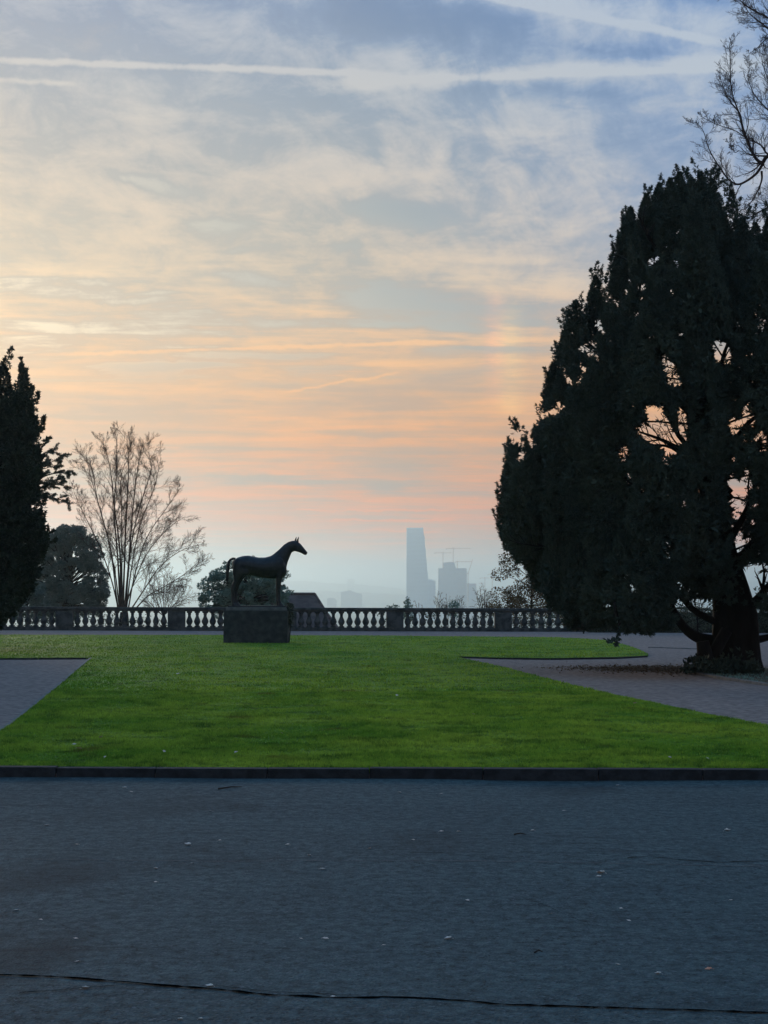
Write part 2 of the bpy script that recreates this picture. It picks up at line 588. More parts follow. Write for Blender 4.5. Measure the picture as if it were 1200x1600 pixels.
def tag(o, label=None, cat=None, group=None, kind=None):
    if label:
        o['label'] = label
    if cat:
        o['category'] = cat
    if group:
        o['group'] = group
    if kind:
        o['kind'] = kind
    return o


def empty(name, loc, label, cat, group=None, rz=0):
    o = bpy.data.objects.new(name, None)
    o.location = loc
    o.rotation_euler = (0, 0, rz)
    C.objects.link(o)
    return tag(o, label, cat, group)


class MB:
    """collects polygons"""
    def __init__(s):
        s.v = []
        s.f = []

    def box(s, x0, x1, y0, y1, z0, z1, top=None):
        i = len(s.v)
        tx0, tx1, ty0, ty1 = top or (x0, x1, y0, y1)
        s.v += [(x0, y0, z0), (x1, y0, z0), (x1, y1, z0), (x0, y1, z0), (tx0, ty0, z1), (tx1, ty0, z1), (tx1, ty1, z1), (tx0, ty1, z1)]
        s.f += [(i, i + 3, i + 2, i + 1), (i + 4, i + 5, i + 6, i + 7), (i, i + 1, i + 5, i + 4), (i + 1, i + 2, i + 6, i + 5), (i + 2, i + 3, i + 7, i + 6), (i + 3, i, i + 4, i + 7)]

    def poly(s, pts):
        i = len(s.v)
        s.v += [tuple(p) for p in pts]
        s.f.append(tuple(range(i, i + len(pts))))

    def tube(s, pts, rad, n=6, cap=True):
        pts = [Vector(p) for p in pts]
        i0 = len(s.v)
        k = len(pts)
        prev = None
        for j, p in enumerate(pts):
            t = (pts[min(j + 1, k - 1)] - pts[max(j - 1, 0)])
            if t.length < 1e-9:
                t = Vector((0, 0, 1))
            t.normalize()
            if prev is None:
                a = Vector((1, 0, 0)) if abs(t.x) < .8 else Vector((0, 1, 0))
            else:
                a = prev
            u = (a - t * a.dot(t)).normalized()
            prev = u
            w = t.cross(u)
            r = rad[j] if isinstance(rad, (list, tuple)) else rad
            for q in range(n):
                an = 2 * math.pi * q / n
                s.v.append(tuple(p + (u * math.cos(an) + w * math.sin(an)) * r))
        for j in range(k - 1):
            for q in range(n):
                a0 = i0 + j * n + q
                a1 = i0 + j * n + (q + 1) % n
                s.f.append((a0, a1, a1 + n, a0 + n))
        if cap:
            s.f.append(tuple(i0 + q for q in range(n - 1, -1, -1)))
            s.f.append(tuple(i0 + (k - 1) * n + q for q in range(n)))

    def lathe(s, prof, n=10, c=(0, 0, 0)):
        i0 = len(s.v)
        for (r, z) in prof:
            for q in range(n):
                an = 2 * math.pi * q / n
                s.v.append((c[0] + r * math.cos(an), c[1] + r * math.sin(an), c[2] + z))
        for j in range(len(prof) - 1):
            for q in range(n):
                a0 = i0 + j * n + q
                a1 = i0 + j * n + (q + 1) % n
                s.f.append((a0, a1, a1 + n, a0 + n))
        s.f.append(tuple(i0 + q for q in range(n - 1, -1, -1)))
        s.f.append(tuple(i0 + (len(prof) - 1) * n + q for q in range(n)))

    def loft(s, rings):
        i0 = len(s.v)
        n = len(rings[0])
        for r in rings:
            s.v += [tuple(p) for p in r]
        for j in range(len(rings) - 1):
            for q in range(n):
                a0 = i0 + j * n + q
                a1 = i0 + j * n + (q + 1) % n
                s.f.append((a0, a1, a1 + n, a0 + n))
        s.f.append(tuple(i0 + q for q in range(n - 1, -1, -1)))
        s.f.append(tuple(i0 + (len(rings) - 1) * n + q for q in range(n)))

    def build(s, name, m, parent=None, smooth=False, loc=None, bevel=0):
        me = bpy.data.meshes.new(name)
        v = s.v
        if loc is not None:
            v = [(a - loc[0], c - loc[1], d - loc[2]) for a, c, d in v]
        me.from_pydata(v, [], s.f)
        if smooth:
            for p in me.polygons:
                p.use_smooth = True
        me.update()
        me.materials.append(m)
        o = bpy.data.objects.new(name, me)
        C.objects.link(o)
        if parent is not None:
            o.parent = parent
        elif loc is not None:
            o.location = loc
        if bevel:
            bv = o.modifiers.new('bevel', 'BEVEL')
            bv.width = bevel
            bv.segments = 2
            bv.limit_method = 'ANGLE'
        return o


def fix_normals(o):
    bm = bmesh.new()
    bm.from_mesh(o.data)
    bmesh.ops.recalc_face_normals(bm, faces=bm.faces)
    bm.to_mesh(o.data)
    bm.free()


def unit(a):
    return a / np.maximum(np.linalg.norm(a, axis=1, keepdims=True), 1e-9)


def sprays(P, D, size, k=7, width=.16, spread=.9, rng=RNG):
    """needle sprays: k narrow pointed faces round each point, leaning towards D"""
    n = len(P)
    size = np.broadcast_to(np.asarray(size, dtype=float), (n,))
    Pk = np.repeat(P, k, axis=0)
    Dk = np.repeat(unit(D), k, axis=0)
    d = unit(Dk + spread * rng.normal(size=(n * k, 3)))
    L = np.repeat(size, k) * rng.uniform(.55, 1.15, n * k)
    s = unit(np.cross(d, rng.normal(size=(n * k, 3))))
    w = (L * width)[:, None] * s
    base = Pk - d * (L * .15)[:, None]
    mid = Pk + d * (L * .45)[:, None]
    tip = Pk + d * L[:, None]
    V = np.stack([base, mid + w, tip, mid - w], axis=1).reshape(-1, 3)
    F = np.arange(n * k * 4).reshape(-1, 4)
    return V, F


def leafcards(P, size, rng=RNG, aspect=.6, flat=0.0):
    n = len(P)
    size = np.broadcast_to(np.asarray(size, dtype=float), (n,)) * rng.uniform(.6, 1.3, n)
    nrm = rng.normal(size=(n, 3))
    nrm[:, 2] += flat
    nrm = unit(nrm)
    d = unit(np.cross(nrm, rng.normal(size=(n, 3))))
    s = np.cross(nrm, d)
    a = P - d * (size / 2)[:, None]
    c = P + d * (size / 2)[:, None]
    e = (size * aspect / 2)[:, None] * s
    V = np.stack([a, P + e, c, P - e], axis=1).reshape(-1, 3)
    return V, np.arange(n * 4).reshape(-1, 4)


# ------------------------------------------------------------------ setting
ROAD_Z = 0.0
PATH_Z = 0.03
LAWN_Z = 0.075


def terrain_z(x, y):
    s = np.clip((y - 66) / 60.0, 0, 1)
    z = -8.5 * (s * s * (3 - 2 * s))
    s2 = np.clip((y - 120) / 1400.0, 0, 1)
    z = z - 75 * (s2 * s2 * (3 - 2 * s2))
    return z - .35


def tz(x, y):
    return float(terrain_z(np.array([x]), np.array([y]))[0])


ysl = np.concatenate([np.linspace(-60, 60, 9), np.linspace(64, 130, 23), np.linspace(140, 1600, 30), np.linspace(1800, 20500, 18)])
xsl = np.concatenate([np.linspace(-8500, -300, 8), np.linspace(-200, 200, 21), np.linspace(300, 8500, 8)])
gx, gy = np.meshgrid(xsl, ysl)
gz = terrain_z(gx, gy)
V = np.stack([gx, gy, gz], -1).reshape(-1, 3)
nx, ny = len(xsl), len(ysl)
ii = (np.arange(ny - 1)[:, None] * nx + np.arange(nx - 1)[None]).ravel()
F = np.stack([ii, ii + 1, ii + nx + 1, ii + nx], 1)
tag(mesh_np('ground', V, F, MT['terrain'], smooth=True), 'hazy green land falling away beyond the terrace to the city', 'ground', kind='structure')

# park terrace: gravel sheet as a solid slab
mb = MB()
mb.box(-70, 70, 13.45, 66.6, -.34, PATH_Z)
tag(mb.build('gravel_path', MT['gravel']), 'pinkish grey gravel paths round the lawn and along the balustrade', 'path', kind='structure')
mb = MB()
# asphalt road, gently uneven
xs = np.linspace(-40, 40, 90)
yy = np.concatenate([np.linspace(-20, 3, 8), np.linspace(4, 13.44, 30)])
gx, gy = np.meshgrid(xs, yy)
gz = .006 * np.sin(gx * .9 + gy * .7) + .005 * np.sin(gx * 2.1 - gy * 1.3) + .004 * np.sin(gy * 2.2)
V = np.stack([gx, gy, gz], -1).reshape(-1, 3)
nx, ny = len(xs), len(yy)
ii = (np.arange(ny - 1)[:, None] * nx + np.arange(nx - 1)[None]).ravel()
F = np.stack([ii, ii + 1, ii + nx + 1, ii + nx], 1)
tag(mesh_np('asphalt_road', V, F, MT['asphalt'], smooth=True), 'dark grey worn asphalt drive in the foreground', 'road', kind='structure')


def road_z(x, y):
    return .006 * math.sin(x * .9 + y * .7) + .005 * math.sin(x * 2.1 - y * 1.3) + .004 * math.sin(y * 2.2)


def ribbon(pts, w0, jit, name, m, label, seed=1):
    """ragged crack following ground points"""
    r = random.Random(seed)
    P = []
    for (a, c) in zip(pts[:-1], pts[1:]):
        k = max(2, int((c - a).length / .035))
        for j in range(k):
            P.append(a.lerp(c, j / k))
    P.append(pts[-1])
    mb = MB()
    prev = None
    ph = 0
    for p in P:
        ph = ph * .8 + r.uniform(-1, 1) * jit
        w = w0 * r.uniform(.25, 1.35)
        q = Vector((p.x, p.y + ph, 0))
        z = road_z(q.x, q.y) + .004
        cur = ((q.x, q.y - w, z), (q.x, q.y + w, z))
        if prev:
            mb.poly([prev[0], cur[0], cur[1], prev[1]])
        prev = cur
    o = mb.build(name, m)
    tag(o, label, 'crack', kind='structure')
    return o


ribbon([gnd(*p) for p in [(-60, 1522), (0, 1527), (90, 1531), (220, 1540), (330, 1548), (430, 1555), (520, 1558), (600, 1556), (640, 1557), (720, 1562), (800, 1569), (900, 1572), (1000, 1577), (1100, 1581), (1260, 1588)]],
       .012, .006, 'asphalt_crack', MT['crack'], 'long ragged black crack across the front of the drive', 3)
ribbon([gnd(*p) for p in [(30, 1556), (90, 1552), (150, 1546), (215, 1540)]], .004, .005, 'asphalt_crack', MT['crack'], 'thin side crack joining the long crack at its left end', 5)
ribbon([gnd(*p) for p in [(330, 1541), (420, 1549), (470, 1551), (560, 1554)]], .003, .005, 'asphalt_crack', MT['crack'], 'thin branch crack running just above the long crack', 6)
ribbon([gnd(*p) for p in [(960, 1576), (985, 1566), (1020, 1560)]], .002, .004, 'asphalt_crack', MT['crack'], 'short hairline crack rising from the long crack on its right half', 8)
ribbon([gnd(*p) for p in [(820, 1404), (850, 1412), (880, 1425), (905, 1436), (930, 1441)]], .003, .006, 'asphalt_crack', MT['crack'], 'faint hairline crack in the middle right of the drive', 12)
ribbon([gnd(*p) for p in [(980, 1343), (1015, 1340), (1060, 1345), (1120, 1349), (1200, 1347)]], .007, .008, 'asphalt_crack', MT['crack'], 'broken crack along the joint line near the right edge', 13)
ribbon([gnd(*p) for p in [(640, 1335), (690, 1336), (730, 1341), (800, 1345)]], .004, .008, 'asphalt_crack', MT['crack'], 'short crack just above the joint line right of centre', 14)
ribbon([gnd(*p) for p in [(60, 1430), (140, 1462), (190, 1478), (260, 1490)]], .0015, .006, 'asphalt_crack', MT['crack'], 'hairline crack slanting across the left part of the drive', 15)
ribbon([gnd(*p) for p in [(-60, 1343), (200, 1344), (500, 1346), (800, 1350), (1260, 1356)]], .006, .006, 'paving_joint', MT['joint'], 'faint joint line between two strips of the asphalt drive', 7)

# front kerb stones: one long kerb with slight joints
mb = MB()
r = random.Random(4)
x = -24.0
K0 = gnd(0, 1210)
K1 = gnd(1200, 1218)
ky = lambda x: 13.46 + (x / 8.0) * .0
while x < 24:
    L = r.uniform(.85, 1.05)
    dz = r.uniform(-.006, .006)
    dy = r.uniform(-.01, .01)
    mb.box(x + .004, x + L - .004, 13.42 + dy, 13.56 + dy, -.05, .083 + dz, (x + .004, x + L - .004, 13.432 + dy, 13.56 + dy))
    x += L
kb = mb.build('kerb', MT['kerb'], bevel=.006)
tag(kb, 'low dark stone kerb between the drive and the lawn', 'kerb', kind='structure')

# lawn outline on the ground
pix = [(-60, 1190), (0, 1143), (20, 1130), (55, 1102), (90, 1073), (115, 1052), (143, 1028)]
left_diag = [gnd(px, py, LAWN_Z) for px, py in pix]
left_notch = [gnd(135, 1027, LAWN_Z), gnd(60, 1027.5, LAWN_Z), gnd(-160, 1028, LAWN_Z)]
top = [gnd(px, py, LAWN_Z) for px, py in [(-160, 991.5), (100, 992), (300, 992), (580, 993), (860, 995.5), (900, 997), (948, 1000.5), (980, 1008), (1000, 1015), (1013, 1022)]]
rtip = [gnd(px, py, LAWN_Z) for px, py in [(1008, 1024), (960, 1026.5), (860, 1028), (780, 1027), (720, 1025)]]
right = [gnd(px, py, LAWN_Z) for px, py in [(712, 1026), (745, 1033), (783, 1041), (879, 1066), (950, 1083), (1033, 1100), (1120, 1118), (1200, 1133), (1330, 1158)]]
lawn_pts = [Vector((-6.6, 13.56, 0)), ] + [Vector((p.x, p.y, 0)) for p in left_diag[1:]] + left_notch + top + rtip + right + [Vector((12.0, 15.5, 0)), Vector((14.5, 13.56, 0))]
poly2 = np.array([(p.x, p.y) for p in lawn_pts])


def inside(pts, poly):
    x, y = pts[:, 0], pts[:, 1]
    c = np.zeros(len(pts), bool)
    j = len(poly) - 1
    for i in range(len(poly)):
        xi, yi = poly[i]
        xj, yj = poly[j]
        cond = ((yi > y) != (yj > y)) & (x < (xj - xi) * (y - yi) / (yj - yi + 1e-12) + xi)
        c ^= cond
        j = i
    return c


def lawn_slab(name, pts, z1, m, label):
    me = bpy.data.meshes.new(name)
    bm = bmesh.new()
    vs = [bm.verts.new((p[0], p[1], z1)) for p in pts]
    f = bm.faces.new(vs)
    ret = bmesh.ops.extrude_face_region(bm, geom=[f])
    for v in [e for e in ret['geom'] if isinstance(e, bmesh.types.BMVert)]:
        v.co.z = .0
    bmesh.ops.recalc_face_normals(bm, faces=bm.faces)
    bmesh.ops.triangulate(bm, faces=[q for q in bm.faces if len(q.verts) > 4])
    bm.to_mesh(me)
    bm.free()
    me.materials.append(m)
    o = bpy.data.objects.new(name, me)
    C.objects.link(o)
    tag(o, label, 'lawn', kind='structure')
    return o


lawn_slab('lawn', poly2, LAWN_Z, MT['lawn'], 'large green lawn with the horse statue on it')
rk = [gnd(px, py, .05) for px, py in [(1085, 1046), (1097, 1052.5), (1130, 1059), (1200, 1069), (1300, 1085)]]
rg = [(p.x, p.y) for p in rk] + [(14.5, 24.5), (14.5, 33.5), (9.2, 33.5), (6.6, 31.5)]
lawn_slab('tree_bed', rg, LAWN_Z - .02, MT['soil'], 'dark grass and soil bed round the trunk of the big yew')
# kerbs round lawn edges


def kerb_line(pts, w, z0, z1, m, label):
    mb = MB()
    for a, c in zip(pts[:-1], pts[1:]):
        d = (c - a)
        d.z = 0
        if d.length < .01:
            continue
        nn = Vector((-d.y, d.x, 0)).normalized() * w
        k = max(1, int(d.length / .9))
        for j in range(k):
            p = a.lerp(c, (j + .01) / k)
            q = a.lerp(c, (j + .99) / k)
            dz = random.uniform(-.005, .005)
            i = len(mb.v)
            mb.v += [(p.x, p.y, z0), (q.x, q.y, z0), (q.x + nn.x, q.y + nn.y, z0), (p.x + nn.x, p.y + nn.y, z0),
                     (p.x, p.y, z1 + dz), (q.x, q.y, z1 + dz), (q.x + nn.x, q.y + nn.y, z1 + dz), (p.x + nn.x, p.y + nn.y, z1 + dz)]
            mb.f += [(i, i + 3, i + 2, i + 1), (i + 4, i + 5, i + 6, i + 7), (i, i + 1, i + 5, i + 4), (i + 1, i + 2, i + 6, i + 5), (i + 2, i + 3, i + 7, i + 6), (i + 3, i, i + 4, i + 7)]
    o = mb.build('kerb', m)
    fix_normals(o)
    tag(o, label, 'kerb', kind='structure')


kerb_line([Vector((p.x, p.y, 0)) for p in left_diag], .05, -.02, LAWN_Z + .012, MT['kerblight'], 'narrow pale kerb along the slanting left edge of the lawn')
kerb_line([Vector((p.x, p.y - .002, 0)) for p in reversed(left_notch)], -.08, -.02, LAWN_Z - .008, MT['kerb'], 'dark edging of the lawn strip above the left path')
kerb_line([Vector((p.x, p.y - .002, 0)) for p in rtip[::-1]], -.08, -.02, LAWN_Z - .008, MT['kerb'], 'dark edging of the lawn strip above the right path')
kerb_line([Vector((p.x, p.y, 0)) for p in rk], -.12, -.02, .075, MT['kerblight'], 'pale kerb stones in front of the bed of the big yew')
kerb_line([gnd(1012, 1013.5), gnd(1070, 1015.5), gnd(1110, 1016.5)], .10, .0, .05, MT['kerblight'], 'short pale kerb line across the gravel left of the big yew')

# grass: blades, denser and finer close by
def grass(name, n, y0, y1, h, w, poly, z, label, xmin=-30, xmax=30, m=None, pw=1.0):
    rng = np.random.default_rng(int(y0 * 10))
    u = rng.uniform(0, 1, n)
    y = y0 + (y1 - y0) * u ** pw
    half = y * .262 + 3.0
    x = rng.uniform(-1, 1, n) * half
    k = inside(np.stack([x, y], 1), poly) & (x > xmin) & (x < xmax)
    x, y = x[k], y[k]
    n = len(x)
    # tussocks
    patch = .75 + .35 * np.sin(x * 3.1 + 1.7 * np.sin(y * 2.3)) * np.sin(y * 2.7 + 1.3 * np.sin(x * 1.9))
    hh = h * rng.uniform(.5, 1.25, n) * patch
    an = rng.uniform(0, 2 * np.pi, n)
    le = rng.uniform(.1, .8, n) * hh
    dx, dy = np.cos(an) * le, np.sin(an) * le
    an2 = rng.uniform(-.9, .9, n)
    wx, wy = np.cos(an2) * w, np.sin(an2) * w
    zz = np.full(n, z)
    A = np.stack([x - wx, y - wy, zz], 1)
    B = np.stack([x + wx, y + wy, zz], 1)
    T = np.stack([x + dx, y + dy, zz + hh], 1)
    V = np.stack([A, B, T], 1).reshape(-1, 3)
    o = mesh_np(name, V, np.arange(n * 3).reshape(-1, 3), m or MT['blade'])
    tag(o, label, 'grass', kind='stuff')
    return o


grass('grass', 430000, 13.5, 24, .042, .0045, poly2, LAWN_Z - .004, 'short green grass blades near the drive', pw=1.25)
grass('grass', 150000, 24, 60, .045, .010, poly2, LAWN_Z - .004, 'short green grass on the far part of the lawn', pw=1.3)
grass('grass', 30000, 24, 33.4, .06, .010, np.array(rg), LAWN_Z - .025, 'dark rough grass round the base of the big yew', pw=1.0, m=MT['bushg'])

# ------------------------------------------------------------------ horse statue
HY = 48.0
S = HY / FPX * 1.0  # metres per photo pixel there
hp = at(400, 947, HY)


def hx(px):
    return (px - 400) * S


def hz(py):
    return (947 - py) * S


def ring(cx, cz, ux, uz, r, w, cy=0, n=20, sq=1.0):
    """ellipse in the plane spanned by in-profile axis (ux,uz) and y"""
    out = []
    for i in range(n):
        a = 2 * math.pi * i / n
        ca, sa = math.cos(a), math.sin(a)
        out.append((cx + ux * r * ca, cy + w * sa, cz + uz * r * ca))
    return out


mb = MB()
tor = [(362.5, 878, 889, .07), (365, 875, 893, .15), (370, 871.5, 897, .22), (378, 869, 899, .265), (386, 868.2, 898.5, .275), (394, 869.5, 899.5, .275), (404, 871.2, 902, .285),
       (414, 871.0, 903.5, .29), (422, 868.7, 904.3, .275), (430, 865.5, 904.5, .25), (438, 867, 904.5, .235), (443.5, 874, 902, .20), (447, 882, 896, .12)]
mb.loft([ring(hx(x), (hz(t) + hz(c)) / 2, 0, 1, (hz(t) - hz(c)) / 2, w) for x, t, c, w in tor])


def loft_pairs(prs):
    rings = []
    for (x0, y0, x1, y1, w) in prs:
        a = Vector((hx(x0), 0, hz(y0)))
        c = Vector((hx(x1), 0, hz(y1)))
        d = (a - c)
        rr = d.length / 2
        d.normalize()
        rings.append(ring((a.x + c.x) / 2, (a.z + c.z) / 2, d.x, d.z, rr, w))
    mb.loft(rings)


loft_pairs([(421, 869.5, 440, 900, .19), (427, 865.5, 446.5, 890, .175), (435, 858.7, 449, 878.5, .13), (443, 850.8, 452.3, 870, .105), (450, 846.4, 455, 863.4, .09), (457, 844.6, 459.5, 861, .085)])
loft_pairs([(453, 845.5, 456, 861.5, .07), (458, 844.7, 460, 861.2, .095), (463, 845.3, 464, 862.2, .105), (468, 848.7, 467.5, 863.2, .095), (472, 853.2, 470.8, 864.6, .07), (475.5, 857.6, 473.6, 866.3, .055), (478.3, 861, 475.8, 867.3, .052), (480, 863.3, 478.3, 866.6, .035)])


def leg(rows, cy, sh=0.0, sz=1.0, drop=0.0):
    rings = []
    for (py, x0, x1, w) in rows:
        k = min(1, max(0, (py - 890) / 40))
        cx = (hx(x0) + hx(x1)) / 2 + sh * S * k
        rings.append(ring(cx, hz(py), 1, 0, (hx(x1) - hx(x0)) / 2 * sz, w, cy * (1 - .15 * k)))
    mb.loft(rings)


hind = [(878, 366, 388, .06), (884, 363.3, 388, .11), (892, 362.6, 388.5, .12), (898, 363.5, 386, .11), (903, 365, 380, .09), (908, 365.3, 376, .07), (912, 363.0, 373.4, .055), (915, 361.4, 371.8, .052), (919, 361.0, 370.2, .05), (924, 361.2, 367.8, .040),
        (930, 361.4, 367.2, .036), (936, 361.5, 367.3, .038), (939, 361.3, 368.2, .046), (941.5, 362.6, 368.6, .040), (943.2, 362.8, 370.4, .05), (947, 362.4, 372.6, .062)]
fore = [(884, 432, 446.5, .07), (893, 430.5, 445.5, .10), (901, 430.2, 442, .092), (907, 430.6, 440, .075), (914, 431, 438.8, .06), (918, 431, 438.4, .056), (921.5, 431.2, 438.4, .058), (925, 431.8, 437.3, .043),
        (931, 432.2, 436.8, .036), (936, 432.3, 436.9, .038), (939, 432.2, 438, .047), (941.5, 433.4, 438.6, .040), (943.2, 433.2, 441.2, .05), (947, 432.8, 443.4, .062)]
leg(hind, -.15, 0, .92)
leg(hind, .15, 3.5, .92)
leg(fore, -.13, 1.2, .92)
leg(fore, .13, -1.6, .92)
# ears
for (bx, tx, cy) in ((461, 461.6, .05), (464.6, 465.6, -.05)):
    mb.loft([ring(hx(bx), hz(847), 1, .0, .036, .03, cy, 10), ring(hx(bx) - .004, hz(843.5), 1, .0, .032, .028, cy, 10), ring(hx(tx), hz(840.5), 1, 0, .022, .02, cy * 1.2, 10), ring(hx(tx + .5), hz(837.8), 1, 0, .006, .006, cy * 1.3, 10)])
# jaw, eye, nostril, knee and muscle forms
def ell(cx, cy, cz, rx, ry, rz):
    rings = []
    for i in range(1, 8):
        t = math.pi * i / 8
        rings.append([(cx + rx * math.sin(t) * math.cos(a), cy + ry * math.sin(t) * math.sin(a), cz + rz * math.cos(t)) for a in [2 * math.pi * j / 12 for j in range(12)]])
    mb.loft(rings[::-1])


for sy in (-1, 1):
    ell(hx(463.5), sy * .055, hz(857), .10, .05, .10)
    ell(hx(468), sy * .088, hz(852.6), .024, .018, .02)
    ell(hx(436), sy * .17, hz(884), .17, .085, .26)
    ell(hx(374), sy * .17, hz(884), .20, .10, .24)
    ell(hx(384), sy * .2, hz(893), .14, .07, .14)
tmp = mb.build('tmp_horse', MT['bronze'])
fix_normals(tmp)
rm = tmp.modifiers.new('r', 'REMESH')
rm.mode = 'VOXEL'
rm.voxel_size = .0135
rm.use_smooth_shade = True
smo = tmp.modifiers.new('s', 'SMOOTH')
smo.factor = .5
smo.iterations = 5
dg = bpy.context.evaluated_depsgraph_get()
me = bpy.data.meshes.new_from_object(tmp.evaluated_get(dg))
bpy.data.objects.remove(tmp)
for p in me.polygons:
    p.use_smooth = True
if not me.materials:
    me.materials.append(MT['bronze'])
horse = empty('horse_statue', hp, 'dark bronze statue of a standing horse facing right on a stone plinth', 'statue')
ho = bpy.data.objects.new('body', me)
C.objects.link(ho)
ho.parent = horse
mb = MB()
tl = [(367.5, 873.2, .04), (363.5, 873, .045), (360, 874.6, .05), (357.4, 878, .055), (356, 884, .062), (355.2, 892, .066), (354.8, 900, .062), (354.6, 907, .048), (354.8, 912.5, .018)]
mb.tube([(hx(a), 0, hz(c)) for a, c, _ in tl], [q * .8 for _, _, q in tl], 10)
mb.build('tail', MT['bronze'], horse, True)
mb = MB()
mb.box(hx(357.5), hx(447), -.33, .33, -.035, .012)
mb.build('base_plate', MT['bronze'], horse, bevel=.008)

pz = hp.z - .035
pl = empty('plinth', (hp.x, HY, LAWN_Z), 'large dark mossy stone block carrying the horse statue', 'plinth')
mb = MB()
hh = pz - LAWN_Z
mb.box(hx(352), hx(451), -.48, .48, -.03, hh - .10)
mb.build('block', MT['plinth'], pl, bevel=.02)
mb = MB()
mb.box(hx(355), hx(449), -.44, .44, hh - .10, hh)
mb.build('top_slab', MT['plinthtop'], pl, bevel=.012)
# ivy at the right top corner of the plinth
rng = np.random.default_rng(8)
n = 900
cx = hp.x + hx(453)
Pv = np.stack([cx + rng.normal(0, .045, n), HY + rng.uniform(-.3, .5, n), LAWN_Z + .45 + (hh - .32) * rng.uniform(0, 1, n) ** .7 * 1.0], 1)
V, F = leafcards(Pv, .07, rng)
iv = mesh_np('ivy', V, F, MT['ivy'], loc=(cx, HY, LAWN_Z))
mbi = MB()
mbi.tube([(cx - .02, HY, LAWN_Z), (cx + .02, HY + .05, LAWN_Z + .5), (cx, HY, LAWN_Z + hh - .05)], [.02, .016, .008], 5)
tag(iv, 'dark ivy growing up the right edge of the statue plinth', 'plant')
st = mbi.build('stem', MT['bark'], None)
st.parent = iv
st.location = (-cx, -HY, -LAWN_Z)

# ------------------------------------------------------------------ balustrade
def by(px):
    return 64.3 + (px - 0) / 900 * 1.2


bal0 = gnd(100, 986, PATH_Z)
br = empty('balustrade', (0, 65, PATH_Z), 'long weathered stone balustrade with square piers at the far edge of the terrace', 'balustrade')
B_H = 0.98


def bp(px):
    Yb = by(px)
    d = ray(px, 970)
    return d.x / d.y * Yb, Yb - 65.0


pier_px = [-75, 101, 276, 450, 617, 786, 905]
(ax, ay), (cx_, cy_) = bp(-110), bp(915)
ang = math.atan2(cy_ - ay, cx_ - ax)


def bar(px0, px1, z0, z1, hw, name):
    a, c = Vector((*bp(px0), 0)), Vector((*bp(px1), 0))
    nn = Vector((-(c - a).y, (c - a).x, 0)).normalized() * hw
    mb = MB()
    i = 0
    q = [a - nn, c - nn, c + nn, a + nn]
    mb.v = [(p.x, p.y, z0) for p in q] + [(p.x, p.y, z1) for p in q]
    mb.f = [(0, 3, 2, 1), (4, 5, 6, 7), (0, 1, 5, 4), (1, 2, 6, 5), (2, 3, 7, 6), (3, 0, 4, 7)]
    return mb.build(name, MT['stone'], br, bevel=.015)


bar(-120, 915, B_H - .11, B_H, .17, 'handrail')
bar(-119, 914, B_H - .17, B_H - .112, .12, 'lower_rail_moulding')
bar(-119, 914, 0, .15, .15, 'plinth_course')
prof = [(.085, 0), (.085, .05), (.055, .06), (.05, .08), (.075, .14), (.098, .21), (.098, .26), (.075, .34), (.048, .43), (.042, .50), (.055, .54), (.042, .56), (.06, .585), (.085, .61), (.085, .662)]
mbp = MB()
mbp.lathe([(r_ * 1.42, z_) for r_, z_ in prof], 12)
proto_b = None
mp_ = MB()
mp_.box(-.36, .36, -.165, .165, .15, B_H - .172)
mp_.box(-.24, .24, -.18, -.166, .27, B_H - .29)
proto_p = None
for px in pier_px:
    x, y = bp(px)
    if proto_p is None:
        proto_p = mp_.build('pier', MT['stone'], br, bevel=.01)
        o = proto_p
    else:
        o = proto_p.copy()
        C.objects.link(o)
        o.parent = br
    o.location = (x, y, 0)
    o.rotation_euler.z = ang
nb = 0
for a, c in zip(pier_px[:-1], pier_px[1:]):
    k = round((c - a - 28) / 12.2)
    for j in range(k):
        px = a + 14 + (c - a - 28) * (j + .5) / k
        x, y = bp(px)
        if proto_b is None:
            proto_b = mbp.build('baluster', MT['stone'], br, True)
            o = proto_b
        else:
            o = proto_b.copy()
            C.objects.link(o)
            o.parent = br
        o.location = (x, y, .15)
        o.rotation_euler = (random.uniform(-.012, .012), random.uniform(-.012, .012), random.uniform(0, 6))
        gs = random.uniform(.95, 1.04)
        o.scale = (gs, gs, (B_H - .17 - .15) / .662)
        nb += 1
print('balusters', nb)

# ------------------------------------------------------------------ trees


